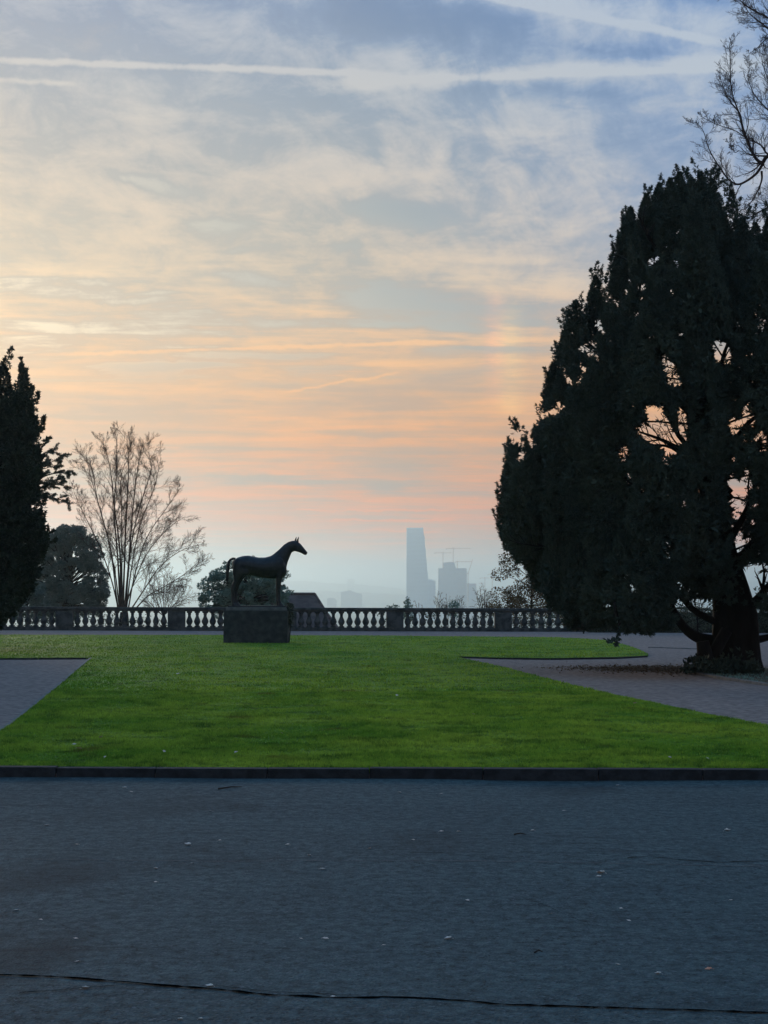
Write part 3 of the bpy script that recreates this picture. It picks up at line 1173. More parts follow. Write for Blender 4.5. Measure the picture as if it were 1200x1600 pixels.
def grow(mb, p, d, L, r, lvl, P, rnd, tips=None):
    """wandering limb with side shoots; P holds per-level settings"""
    ns = P['seg'][lvl]
    pts = [Vector(p)]
    rad = [r]
    d = Vector(d).normalized()
    q = Vector(p)
    for i in range(ns):
        w = Vector((rnd.gauss(0, 1), rnd.gauss(0, 1), rnd.gauss(0, 1))) * P['wob'][lvl]
        d = (d + w + Vector((0, 0, P['up'][lvl])) * (1.0 / ns)).normalized()
        q = q + d * (L / ns)
        pts.append(q.copy())
        rad.append(max(r * (1 - (i + 1) / ns * P['taper'][lvl]), P['rmin']))
    mb.tube(pts, rad, P['sides'][lvl], False)
    if tips is not None and lvl >= P['tiplvl']:
        tips += pts[1:]
    if lvl + 1 < len(P['seg']):
        nc = P['kids'][lvl]
        nc = int(nc * rnd.uniform(.8, 1.2) + .5)
        for c in range(nc):
            t = P['start'][lvl] + (1 - P['start'][lvl]) * (c + rnd.random()) / nc
            f = t * ns
            i = min(int(f), ns - 1)
            base = pts[i].lerp(pts[i + 1], f - i)
            ax = (pts[i + 1] - pts[i]).normalized()
            s = ax.cross(Vector((rnd.gauss(0, 1), rnd.gauss(0, 1), rnd.gauss(0, 1)))).normalized()
            an = math.radians(P['ang'][lvl] * rnd.uniform(.6, 1.3))
            cd_ = ax * math.cos(an) + s * math.sin(an)
            cl = L * P['len'][lvl] * (1.1 - .65 * t) * rnd.uniform(.7, 1.2)
            grow(mb, base, cd_, cl, max(rad[i] * P['rk'][lvl], P['rmin']), lvl + 1, P, rnd, tips)


def limb_from(mb, pts, r0, r1, P, rnd, kids, klen, lvl=1, n=7, tips=None, start=.15):
    """a given main limb (smoothed) that sprouts random side shoots"""
    pts = [Vector(p) for p in pts]
    # Catmull-Rom
    ex = [pts[0] * 2 - pts[1]] + pts + [pts[-1] * 2 - pts[-2]]
    sm = []
    for i in range(1, len(ex) - 2):
        for k in range(4):
            t = k / 4
            a, b_, c, d = ex[i - 1], ex[i], ex[i + 1], ex[i + 2]
            sm.append(.5 * ((2 * b_) + (c - a) * t + (2 * a - 5 * b_ + 4 * c - d) * t * t + (3 * b_ - a - 3 * c + d) * t ** 3))
    sm.append(pts[-1])
    k = len(sm)
    rad = [r0 + (r1 - r0) * (i / (k - 1)) ** .8 for i in range(k)]
    mb.tube(sm, rad, n, False)
    if tips is not None:
        tips += sm[k // 2:]
    for c in range(kids):
        t = start + (1 - start) * (c + rnd.random()) / kids
        f = t * (k - 1)
        i = min(int(f), k - 2)
        base = sm[i].lerp(sm[i + 1], f - i)
        ax = (sm[i + 1] - sm[i]).normalized()
        s = ax.cross(Vector((rnd.gauss(0, 1), rnd.gauss(0, 1), rnd.gauss(0, 1)))).normalized()
        an = math.radians(38 * rnd.uniform(.6, 1.35))
        grow(mb, base, ax * math.cos(an) + s * math.sin(an), klen * (1.15 - .6 * t) * rnd.uniform(.6, 1.2), max(rad[i] * .5, P['rmin']), lvl, P, rnd, tips)
    return sm


TW = dict(seg=[8, 6, 5, 4], wob=[.08, .12, .16, .18], up=[.3, .25, .2, .15], taper=[.8, .85, .8, .6], sides=[6, 4, 3, 3],
          kids=[8, 8, 7, 0], start=[.2, .15, .15, 0], ang=[38, 38, 40, 40], len=[.5, .5, .5, .5], rk=[.5, .5, .6, .6], rmin=.004, tiplvl=9)

# ---- bare multi-stem tree left of the statue
Yt = 88.0
base = at(194, 948, Yt)
gb = Vector((base.x, Yt, tz(base.x, Yt)))
bt = empty('bare_tree', gb, 'tall bare tree with many thin stems fanning upward left of the statue', 'tree')
loc = tuple(gb)
rnd = random.Random(21)
mb = MB()
mb.tube([gb + Vector((0, 0, -.3)), gb + Vector((.0, 0, 1)), Vector((base.x, Yt, base.z - .9)), Vector((base.x, Yt, base.z - .3))], [.42, .34, .30, .22], 10)
mb.build('trunk', MT['bark'], bt, True, loc)
mb = MB()
stems = [
    [(186, 950), (182, 880), (178, 800), (182, 735), (183, 678)], [(188, 950), (186, 860), (178, 790), (172, 730), (160, 690)], [(192, 952), (196, 860), (198, 790), (201, 730), (198, 682)],
    [(196, 950), (204, 880), (208, 800), (214, 740), (222, 694)], [(184, 950), (174, 890), (160, 820), (146, 760), (134, 712)], [(183, 955), (166, 905), (146, 850), (126, 800), (116, 770)],
    [(200, 952), (210, 890), (222, 820), (240, 765), (252, 715)], [(204, 952), (218, 900), (236, 840), (262, 795), (280, 765)], [(203, 955), (226, 920), (250, 885), (280, 862), (306, 852)],
    [(206, 958), (230, 932), (254, 918), (284, 900), (306, 882)], [(180, 948), (168, 860), (152, 780), (143, 730), (124, 716)], [(198, 950), (208, 850), (222, 780), (236, 735), (232, 706)], [(195, 955), (214, 915), (240, 865), (268, 830), (288, 812)],
    [(190, 950), (190, 870), (190, 800), (190, 740), (210, 700)],
]
for i, sp_ in enumerate(stems):
    dy = rnd.uniform(-2.2, 2.2)
    nar = lambda x_, y_: x_ if i in (8, 9) else 192 + (x_ - 192) * (1 - .3 * min(1, max(0, (y_ - 780) / 120)))
    pts = [at(nar(px, py), py, Yt + dy * (j / 4)) for j, (px, py) in enumerate(sp_)]
    r0 = .065 if i < 4 else .045
    limb_from(mb, pts, r0, .012, dict(TW, rmin=.0042, kids=[8, 10, 8, 0], ang=[34, 38, 38, 35], len=[.5, .5, .55, .5], wob=[.05, .10, .14, .16], up=[.2, .3, .25, .2]), rnd, 19, 1.8, lvl=1, tips=None, start=.2)
mb.build('branches', MT['twig'], bt, True, loc)

# ---- bare tree high on the right, its trunk outside the frame
Yt = 46.0
tb = at(1345, 1000, Yt)
gb = Vector((tb.x, Yt, PATH_Z))
bt2 = empty('bare_tree', gb, 'leafless tree whose gnarled branches reach in above the big yew at top right', 'tree')
loc = tuple(gb)
rnd = random.Random(5)
mb = MB()
mb.tube([gb + Vector((0, 0, -.1)), at(1342, 800, Yt), at(1336, 500, Yt), at(1330, 330, Yt), at(1338, 150, Yt), at(1330, -100, Yt)], [.45, .38, .33, .29, .22, .1], 12)
mb.build('trunk', MT['bark'], bt2, True, loc)
mb = MB()
P2 = dict(TW, rmin=.0032, wob=[.1, .16, .20, .2], up=[.3, .45, .4, .3], kids=[6, 7, 6, 0], len=[.5, .55, .55, .5])
L2 = [
    ([(1332, 330), (1262, 262), (1225, 248), (1200, 244), (1191, 254), (1180, 246), (1169, 223), (1160, 198), (1156, 178), (1142, 160), (1133, 144), (1124, 118)], .11, 10, .75),
    ([(1158, 190), (1153, 172), (1145, 150), (1142, 128), (1141, 100), (1140, 68)], .035, 9, .6),
    ([(1192, 256), (1182, 271), (1166, 283), (1152, 288), (1138, 280), (1127, 265), (1114, 245), (1106, 228), (1099, 205), (1087, 190)], .055, 9, .6),
    ([(1190, 268), (1190, 282), (1182, 302), (1172, 318), (1165, 327)], .045, 2, .3),
    ([(1226, 248), (1200, 241), (1190, 228), (1180, 222), (1168, 220)], .05, 5, .55),
    ([(1332, 420), (1280, 345), (1225, 318), (1200, 324), (1180, 335), (1150, 350)], .08, 8, .7),
    ([(1336, 200), (1280, 120), (1230, 50), (1200, 28), (1172, 13), (1150, -6), (1130, -30)], .07, 11, .8),
    ([(1240, 60), (1212, 52), (1190, 36), (1172, 22), (1160, 4)], .04, 8, .6),
    ([(1250, 90), (1222, 60), (1200, 60), (1190, 68), (1182, 76), (1170, 84)], .035, 5, .35),
    ([(1240, 250), (1226, 215), (1205, 178), (1180, 150), (1168, 122)], .05, 10, .8),
    ([(1260, 262), (1250, 220), (1222, 160), (1200, 122), (1190, 95)], .05, 10, .9),
    ([(1165, 215), (1150, 205), (1130, 198), (1110, 190), (1094, 181)], .02, 5, .35),
    ([(1155, 235), (1148, 238), (1142, 228), (1140, 216)], .015, 3, .25),
]
for sp_, r0, kd, kl in L2:
    dy = rnd.uniform(-1.2, 1.2)
    nn = len(sp_)
    pts = [at(px, py, Yt + dy * (j / nn) + rnd.uniform(-.12, .12)) for j, (px, py) in enumerate(sp_)]
    limb_from(mb, pts, r0 * .85, .007, P2, rnd, kd + 10, kl * 1.35, lvl=1, tips=None, start=.25)
for _ in range(16):
    pz_ = rnd.uniform(-80, 560)
    p0 = at(1333, pz_, Yt)
    a_ = rnd.uniform(-.2, 1.2) * math.pi
    ln = rnd.uniform(2.0, 4.2)
    d_ = Vector((abs(math.cos(a_)) * .9 + .1, math.sin(a_) * .9, 0))
    pts = [p0, p0 + d_ * ln * .35 + Vector((0, 0, .3)), p0 + d_ * ln * .7 + Vector((0, 0, .9)), p0 + d_ * ln + Vector((0, 0, 1.7))]
    limb_from(mb, pts, .09, .012, P2, rnd, 9, 1.2, lvl=1, start=.2)
mb.build('branches', MT['twigd'], bt2, True, loc)

# ---- yews: plumes of upright sprays round branches


def plume_points(plumes, dens, rng, voids=()):
    """plumes: (x, y, ztop, zbot, r, [shape]) -> points on and in each plume and their outward directions"""
    Ps, Ds = [], []
    for (x, y, zt, zb, r) in plumes:
        h = zt - zb
        area = 2 * math.pi * r * h * .75
        n = int(area * dens)
        tip_k = max(1.6, min(h / (r * 3.2), 7))
        if n < 5:
            continue
        t = rng.uniform(0, 1, n) ** .9        # 0 at top
        prof = np.clip(t * tip_k, 0, 1) ** .8 * np.clip((1.06 - t) * 3.2, 0, 1) ** .5
        # lumpy
        a = rng.uniform(0, 2 * np.pi, n)
        ph = rng.uniform(0, 6, 4)
        lump = 1 + .05 * rng.normal(size=n) + .16 * np.sin(a * 3 + ph[0] + t * 7) + .13 * np.sin(a * 5 + ph[1] - t * 15) + .10 * np.sin(t * 34 + ph[2] + a * 2)
        rad = r * prof * lump * (1 - .42 * rng.uniform(0, 1, n) ** 2.2)
        p = np.stack([x + rad * np.cos(a), y + rad * np.sin(a), zt - t * h], 1)
        d = np.stack([np.cos(a), np.sin(a), np.full(n, .75) + .8 * (t < .12)], 1)
        Ps.append(p)
        Ds.append(d)
    P = np.concatenate(Ps)
    D = np.concatenate(Ds)
    return cut(P, D, rng, voids)


def cut(P, D, rng, voids):
    keep = np.ones(len(P), bool)
    for (vx, vz, rx, rz, tilt, frac, vy) in voids:
        ca, sa = math.cos(tilt), math.sin(tilt)
        kk = P[:, 1] / vy     # the gap runs through the crown, widening away from the drive
        dx, dz = P[:, 0] / kk - vx, (P[:, 2] - 1.6) / kk + 1.6 - vz
        u = (dx * ca + dz * sa) / rx
        w = (-dx * sa + dz * ca) / rz
        q = u * u + w * w + .35 * np.sin(P[:, 0] * 13 + P[:, 1] * 3) * np.sin(P[:, 2] * 11)
        keep &= ~((q < 1) & (rng.uniform(0, 1, len(P)) < frac))
    return P[keep], D[keep]


def mk_plumes(spec, Y0, rng, ymap):
    out = []
    for (px, py, pyb, rp, dy) in spec:
        Yp = Y0 + dy
        a = at(px, py, Yp)
        c = at(px, pyb, Yp)
        out.append((a.x, Yp, a.z, c.z, rp * Yp / FPX))
    return out


YY = 31.5
yb = at(1152, 1048, YY)
yew = empty('yew_tree', (yb.x, YY, .05), 'huge dark yew with a broad many-pointed crown and low sweeping limbs on the right', 'tree')
loc = (yb.x, YY, .05)
rng = np.random.default_rng(77)
# outline plumes (photo px: apex x, apex y, foot y, radius px, depth offset m)
outl = [
    (797, 655, 800, 17, 0.2), (786, 705, 860, 15, -.5), (808, 680, 880, 26, -.8), (830, 650, 900, 26, .8), (845, 628, 905, 26, -.6), (858, 560, 760, 22, .3), (870, 575, 900, 26, -1.2), (880, 500, 860, 24, 1.0),
    (893, 462, 700, 20, -.2), (908, 520, 900, 32, -1.5), (925, 424, 640, 22, .2), (938, 492, 960, 36, -1.8), (948, 490, 900, 34, 1.6), (958, 405, 640, 20, -.4), (975, 350, 620, 22, 0), (985, 325, 600, 22, .9),
    (1000, 405, 980, 40, -2.0), (1010, 305, 640, 24, -.5), (1030, 288, 640, 24, .5), (1025, 420, 985, 46, -2.6), (1048, 280, 560, 22, -1.0), (1062, 270, 560, 24, .2), (1080, 278, 560, 22, 1.0), (1095, 270, 560, 24, -.6), (1112, 282, 560, 22, .6),
    (1143, 300, 560, 15, -.2), (1128, 330, 640, 24, .9), (1160, 340, 700, 24, -.8), (1180, 350, 760, 22, .6), (1203, 338, 800, 24, -.2), (1085, 330, 900, 60, -2.4), (1060, 330, 700, 50, 2.2), (1120, 360, 900, 50, 2.4),
    (1110, 420, 960, 34, -1.0), (1150, 420, 760, 40, -2.2), (1190, 400, 800, 50, -2.6), (1250, 370, 900, 60, 0), (1235, 420, 940, 60, -2.5), (1300, 360, 900, 70, 1), (1330, 420, 940, 70, -1.5), (1380, 420, 900, 70, .5),
    (1060, 470, 560, 40, 0), (1000, 430, 760, 40, 1.8), (960, 520, 930, 46, 2.4), (905, 600, 910, 40, 2.0), (865, 640, 900, 34, 1.6), (830, 700, 900, 26, 1.0), (795, 720, 860, 20, .6),
    (1100, 560, 930, 26, 1.5), (1195, 560, 900, 24, -1.0), (1185, 700, 900, 26, .8), (1115, 640, 900, 24, 0), (1075, 720, 960, 26, -1.4), (1090, 800, 968, 30, .6),
    (790, 700, 850, 14, 0), (781, 745, 845, 12, .2), (870, 800, 955, 30, -1.2), (900, 820, 985, 34, -1.6), (940, 830, 972, 34, -2.2), (975, 820, 985, 34, -2.6), (1010, 800, 985, 34, -2.8), (1045, 800, 968, 32, -2.2), (850, 820, 925, 28, -.6), (1130, 860, 945, 30, -2),
    (825, 800, 890, 24, -.4), (1178, 800, 948, 26, -1.6), (1215, 780, 965, 34, -2.2), (1250, 820, 985, 34, -2.6), (1008, 880, 992, 20, -3.0), (985, 880, 990, 18, -3.0), (925, 890, 982, 22, -2.3),
]
outl = [(a_ + (10 if a_ < 850 else (6 if a_ < 960 else 0)), b_ + (8 if a_ < 960 else 0), c_, d_, e_) for a_, b_, c_, d_, e_ in outl]
pl_ = mk_plumes(outl, YY, rng, None)
# many small pointed shoots stand off the surface of the crown
def shoot_sprays(plumes, rng, k_, hmin, hmax, size, voids, per=26, lean=0.0):
    Ps, Ds = [], []
    for (x, y, zt, zb, r_) in plumes:
        k = int((zt - zb) * r_ * k_) + 4
        tip_k = max(1.6, min((zt - zb) / (r_ * 3.2), 7))
        for j in range(k):
            t = rng.uniform(.0, .9) ** 1.15
            a = rng.uniform(0, 2 * np.pi)
            rr = r_ * min(1, t * tip_k) ** .8 * .85 * min(1, (1.06 - t) * 3.2) ** .5
            p0 = np.array([x + rr * math.cos(a), y + rr * math.sin(a), zt - t * (zt - zb)])
            h = rng.uniform(hmin, hmax) * (1 if t > .1 else 1.2)
            le = rng.uniform(.15, .6) + (rng.uniform(0, lean) if t > .25 else 0)
            d = np.array([math.cos(a) * le, math.sin(a) * le, 1.0])
            d /= np.linalg.norm(d)
            n_ = int(per * h / .4)
            q = rng.uniform(0, 1, n_) ** .8
            an = rng.uniform(0, 2 * np.pi, n_)
            w = (1 - q) * h * .17
            off_ = np.stack([np.cos(an) * w, np.sin(an) * w, np.zeros(n_)], 1)
            Ps.append(p0 + d * (q * h)[:, None] + off_)
            Ds.append(d * .9 + off_ / (np.abs(w)[:, None] + .01) * .8)
    P, D = np.concatenate(Ps), np.concatenate(Ds)
    return cut(P, D, rng, voids)


def vpx(px, py, rx, rz, tilt, frac):
    c = at(px, py, YY)
    return (c.x, c.z, rx * YY / FPX, rz * YY / FPX, tilt, frac, YY)


voids = [vpx(1034, 672, 18, 42, .5, .995), (vpx(1030, 690, 34, 13, -.45, .995)), vpx(1048, 580, 11, 28, .45, .985), vpx(1066, 668, 9, 32, 0, .98), vpx(975, 710, 10, 14, 0, .95), vpx(983, 748, 8, 10, 0, .95), vpx(1016, 528, 8, 6, 0, .95), vpx(1062, 526, 9, 8, 0, .94),
         vpx(1128, 552, 15, 22, .4, .99), vpx(1150, 668, 14, 17, .7, .99), vpx(1172, 650, 9, 20, 0, .96), vpx(1150, 780, 14, 34, .3, .99), vpx(1168, 755, 10, 22, 0, .97), vpx(1152, 838, 8, 14, 0, .97), vpx(1185, 500, 10, 26, 0, .85), vpx(1192, 690, 10, 20, 0, .9), vpx(1160, 855, 18, 10, .5, .95),
         vpx(1183, 905, 30, 22, 0, .99), vpx(1165, 925, 18, 14, 0, .97), vpx(870, 640, 7, 8, 0, .9), vpx(812, 718, 7, 8, 0, .9), vpx(1042, 860, 7, 16, 0, .9), vpx(990, 890, 6, 9, 0, .9), vpx(950, 950, 10, 7, 0, .93), vpx(988, 920, 7, 8, 0, .9), vpx(1108, 800, 5, 6, 0, .9),
         vpx(1090, 952, 40, 16, 0, .97), vpx(1040, 720, 6, 9, 0, .9), vpx(925, 545, 9, 14, .6, .9), vpx(1150, 510, 10, 14, .5, .85), vpx(1100, 640, 5, 8, 0, .9), vpx(880, 580, 6, 12, .5, .85)]
voids = [(a, c_, d * 1.25, e * 1.2, f, g, h) for (a, c_, d, e, f, g, h) in voids]
rv = random.Random(44)
for _ in range(190):
    qx, qy = (rv.uniform(955, 1230), rv.uniform(430, 955)) if _ < 90 else (rv.uniform(1085, 1225), rv.uniform(540, 950))
    voids.append(vpx(qx, qy, rv.uniform(3.5, 8.5), rv.uniform(5, 12), rv.uniform(-.6, .6), rv.uniform(.75, .97)))
for _ in range(40):
    qx = rv.uniform(800, 1080)
    qy = 650 - (qx - 800) * 1.25 + rv.uniform(25, 90)
    voids.append(vpx(qx, qy, rv.uniform(5, 8), rv.uniform(6, 12), rv.uniform(-.6, .6), .96))
P, D = plume_points(pl_, 560, rng, voids)
Pe, De = shoot_sprays(pl_, rng, 14, .16, .40, .09, voids, 34, .5)
V1, F1 = sprays(P, D, .075, 8, .12, .9, rng)
V2, F2 = sprays(Pe, De, .068, 7, .12, .85, rng)
# coarser dark inner shoots to close the crown
inn = [(x, y, zt - .35, zb + .15, r_ * .72) for (x, y, zt, zb, r_) in pl_ if r_ > .2]
P3, D3 = plume_points(inn, 170, rng, voids)
V3, F3 = sprays(P3, D3, .15, 6, .2, 1.2, rng)
V = np.concatenate([V1, V2, V3])
F = np.concatenate([F1, F2 + len(V1), F3 + len(V1) + len(V2)])
print('yew faces', len(F))
crown = mesh_np('crown', V, F, MT['yew'], yew, loc=loc)
mb = MB()
rnd = random.Random(9)
# trunk: fluted, several stems fused
tr = [(1150, 1052, 46), (1150, 1030, 40), (1150, 1000, 36), (1148, 960, 33), (1140, 920, 27), (1126, 860, 21), (1108, 760, 16), (1100, 640, 13), (1092, 500, 10), (1086, 380, 6), (1082, 300, 3)]
rings = []
for (px, py, rp) in tr:
    c = at(px, py, YY)
    ring_ = []
    for j in range(28):
        a = 2 * math.pi * j / 28
        rr = rp * YY / FPX * (1 + .13 * math.sin(3 * a + py * .01) + .09 * math.sin(7 * a + py * .02) + .05 * math.sin(13 * a))
        ring_.append((c.x + rr * math.cos(a), YY + rr * .8 * math.sin(a), c.z))
    rings.append(ring_)
mb.loft(rings)
mb.build('trunk', MT['bark'], yew, True, loc)
mb = MB()
PB = dict(TW, seg=[8, 6, 4], kids=[8, 5, 0], rmin=.006, wob=[.06, .10, .16], up=[.5, .35, .2], ang=[45, 40, 40])
limbs = [
    ([(1150, 1010), (1118, 1002), (1090, 996), (1070, 982), (1056, 962), (1048, 944), (1044, 920)], .15, 0),
    ([(1150, 980), (1120, 972), (1102, 964), (1080, 950), (1060, 925)], .09, 0),
    ([(1160, 960), (1185, 935), (1210, 905), (1250, 870)], .14, 5),
    ([(1160, 1000), (1190, 998), (1230, 985), (1290, 960)], .12, 3),
    ([(1146, 900), (1100, 860), (1050, 800), (1000, 740)], .12, 9), ([(1142, 780), (1090, 720), (1040, 690), (1000, 675)], .09, 8), ([(1144, 800), (1090, 735), (1050, 700), (1010, 695)], .06, 7),
    ([(1138, 640), (1080, 590), (1040, 550), (1015, 500)], .07, 8), ([(1130, 860), (1040, 840), (940, 800), (860, 740)], .12, 10), ([(1140, 700), (1170, 660), (1200, 640), (1240, 600)], .07, 7),
    ([(1142, 840), (1165, 800), (1180, 760), (1200, 700)], .09, 8), ([(1136, 620), (1128, 570), (1140, 530), (1160, 480)], .06, 6), ([(1120, 900), (1020, 900), (920, 880), (840, 850)], .10, 9),
    ([(1142, 770), (1060, 680), (1030, 600), (1010, 540)], .07, 8), ([(1140, 720), (1050, 620), (950, 560), (900, 520)], .07, 8), ([(1130, 500), (1060, 440), (1020, 380), (1000, 340)], .05, 6),
    ([(1150, 880), (1190, 830), (1240, 760), (1290, 700)], .10, 6), ([(1100, 850), (990, 760), (960, 700), (940, 640)], .07, 7),
]
for sp_, r0, kd in limbs:
    dy = rnd.uniform(-1.4, 1.4)
    pts = [at(px, py, YY + dy * j / 3) for j, (px, py) in enumerate(sp_)]
    limb_from(mb, pts, r0, .06 if kd == 0 else .02, PB, rnd, kd, 1.0, lvl=1, start=.3)
for _ in range(34):
    sy_ = rnd.uniform(520, 900)
    sx_ = 1100 + (sy_ - 500) * .10
    sd_ = -1 if rnd.random() < .62 else 1
    ln = rnd.uniform(70, 170)
    lift = rnd.uniform(-40, 60)
    dy = rnd.uniform(-1.5, 1.5)
    pts = [at(sx_ + sd_ * ln * k_ / 3, sy_ - lift * math.sin(k_ / 3 * 1.6), YY + dy * k_ / 3) for k_ in range(4)]
    limb_from(mb, pts, .028, .010, dict(PB, rmin=.005), rnd, 9, .55, lvl=1, n=5, start=.15)
mb.build('branches', MT['bark'], yew, True, loc)
# stump of a cut stem left of the trunk
mb = MB()
c = at(1098, 1045, YY - .2)
c0 = Vector((c.x, YY - .5, .05))
mb.tube([c0, c0 + Vector((.0, 0, .25)), c0 + Vector((-.06, 0, .62))], [.22, .17, .13], 12)
mb.tube([c0 + Vector((.25, .1, 0)), c0 + Vector((.2, .1, .4)), c0 + Vector((.45, .1, .85))], [.16, .13, .12], 10)
mb.build('side_stem', MT['bark'], yew, True, loc)
# hanging broken branch
Yh = YY - 3.0
mb = MB()
PH = dict(TW, seg=[5, 4, 3], kids=[5, 3, 0], rmin=.008, up=[-.6, -.3, 0])
h0, h1 = at(962, 955, Yh), at(966, 990, Yh)
mb.tube([at(960, 940, Yh), h0, at(968, 975, Yh), h1, at(962, 1000, Yh)], [.03, .028, .024, .02, .012], 6)
hb = mb.build('hanging_branch', MT['bark'], yew, True, loc)
pp = np.array([tuple(at(px, py, Yh)) for px, py in [(964, 965), (968, 978), (969, 985), (967, 990), (962, 996), (956, 1000), (952, 1000), (963, 1003), (964, 1006), (958, 999), (966, 998)]])
Pn = np.repeat(pp, 5, axis=0) + rng.normal(0, .018, (len(pp) * 5, 3))
V, F = sprays(Pn, np.tile([[-.2, 0, -1.0]], (len(Pn), 1)), .075, 5, .2, .8, rng)
hl = mesh_np('needles', V, F, MT['yew'], hb)
hl.data.transform(Matrix.Translation(-Vector(loc)))

# small suckers at the foot
rngs = np.random.default_rng(3)
n = 420
Pv = np.stack([rngs.uniform(yb.x - 1.25, yb.x + .2, n), YY - .9 + rngs.normal(0, .25, n), .05 + np.abs(rngs.normal(0, .14, n))], 1)
V, F = sprays(Pv, np.tile([[0, 0, 1.0]], (n, 1)), .11, 6, .2, .9, rngs)
mesh_np('suckers', V, F, MT['yew'], yew, loc=loc)

# ---- left yew
YL = 41.0
lb = at(-75, 1020, YL)
yl = empty('yew_tree', (lb.x, YL, .05), 'dark upright yew cut off by the left edge of the view', 'tree')
locl = (lb.x, YL, .05)
outl2 = [
    (6, 545, 760, 15, 0), (-12, 560, 800, 20, .5), (38, 562, 760, 13, -.3), (30, 600, 900, 24, -.8), (48, 620, 780, 14, .2), (20, 590, 950, 30, .6), (54, 640, 720, 9, .1), (-5, 600, 962, 32, -1), (45, 700, 900, 22, -.3), (52, 740, 880, 18, .4), (60, 780, 870, 13, -.1),
    (40, 800, 925, 22, -.7), (25, 820, 945, 22, .2), (8, 800, 965, 26, -.9), (-30, 560, 960, 34, 0), (-60, 545, 960, 50, .3), (-110, 530, 960, 60, 0), (-160, 560, 960, 60, .5), (-90, 600, 960, 50, -1.2), (-40, 700, 975, 44, -1.4), (-10, 860, 985, 22, -1.6), (-30, 880, 1000, 20, -1.8),
]
pl2 = mk_plumes([(a_, min(b_ + 26, c_ - 30), c_, d_, e_) for a_, b_, c_, d_, e_ in outl2], YL, rng, None)
c = at(52, 788, YL)
vo2 = [(c.x, c.z, .25, .2, 0, .9, YL), (at(38, 845, YL).x, at(38, 845, YL).z, .15, .15, 0, .8, YL), (at(60, 690, YL).x, at(60, 690, YL).z, .15, .2, 0, .8, YL)]
P, D = plume_points(pl2, 240, rng, vo2)
Pe, De = shoot_sprays(pl2, rng, 11, .25, .65, .08, vo2, 30, 1.2)
V1, F1 = sprays(P, D, .12, 6, .2, .75, rng)
V2, F2 = sprays(Pe, De, .11, 5, .18, .65, rng)
mesh_np('crown', np.concatenate([V1, V2]), np.concatenate([F1, F2 + len(V1)]), MT['yewl'], yl, loc=locl)
mb = MB()
mb.tube([(lb.x, YL, -.05), (lb.x, YL, 2), (lb.x + .2, YL, 6), (lb.x + .1, YL, 8)], [.5, .4, .2, .05], 14)
mb.build('trunk', MT['bark'], yl, True, locl)

# ---- cedar behind the left yew: flat drooping boughs
YC = 58.0
cbp = at(-40, 950, YC)
ce = empty('cedar_tree', (cbp.x, YC, PATH_Z), 'cedar with flat feathery boughs reaching out right of the left yew', 'tree')
locc = (cbp.x, YC, PATH_Z)
mb = MB()
mb.tube([(cbp.x, YC, -.05), (cbp.x, YC, 4), (cbp.x, YC, 8.6)], [.35, .28, .04], 12)
mb.build('trunk', MT['bark'], ce, True, locc)
mb = MB()
tips = []
rnd = random.Random(14)
PC = dict(TW, seg=[6, 5, 4], kids=[7, 5, 0], rmin=.006, wob=[.05, .07, .1], up=[.05, .05, -.05], ang=[30, 30, 30], len=[.5, .45, .4], tiplvl=1)
for sp_, r0 in [([(-40, 800), (30, 740), (62, 712), (84, 706)], .06), ([(-40, 800), (30, 750), (70, 728), (98, 712)], .06), ([(-40, 820), (30, 765), (75, 742), (112, 738)], .07), ([(-40, 820), (30, 770), (78, 752), (108, 748)], .05),
                ([(-40, 850), (30, 800), (62, 778), (92, 780), (108, 788)], .06), ([(-40, 850), (20, 790), (50, 778), (80, 776)], .05), ([(-40, 800), (20, 745), (60, 735), (90, 726)], .05), ([(-40, 830), (30, 782), (62, 762), (86, 757), (104, 760)], .04),
                ([(-40, 700), (-60, 660), (-90, 650)], .05), ([(-40, 760), (-80, 730), (-110, 725)], .05)]:
    pts = [at(px, py, YC + rnd.uniform(-.3, .3)) for j, (px, py) in enumerate(sp_)]
    limb_from(mb, pts, r0, .008, PC, rnd, 10, .55, lvl=1, tips=tips, start=.4)
mb.build('branches', MT['bark'], ce, True, locc)
TP = np.array([tuple(t) for t in tips])
TP = TP[TP[:, 0] > cbp.x + 1.2]
Pn = np.repeat(TP, 3, axis=0) + rng.normal(0, .03, (len(TP) * 3, 3)) * np.array([1, 1, .5])
V, F = sprays(Pn, np.tile([[.4, 0, .7]], (len(Pn), 1)), .065, 5, .13, 1.0, rng)
mesh_np('crown', V, F, MT['cedar'], ce, loc=locc)

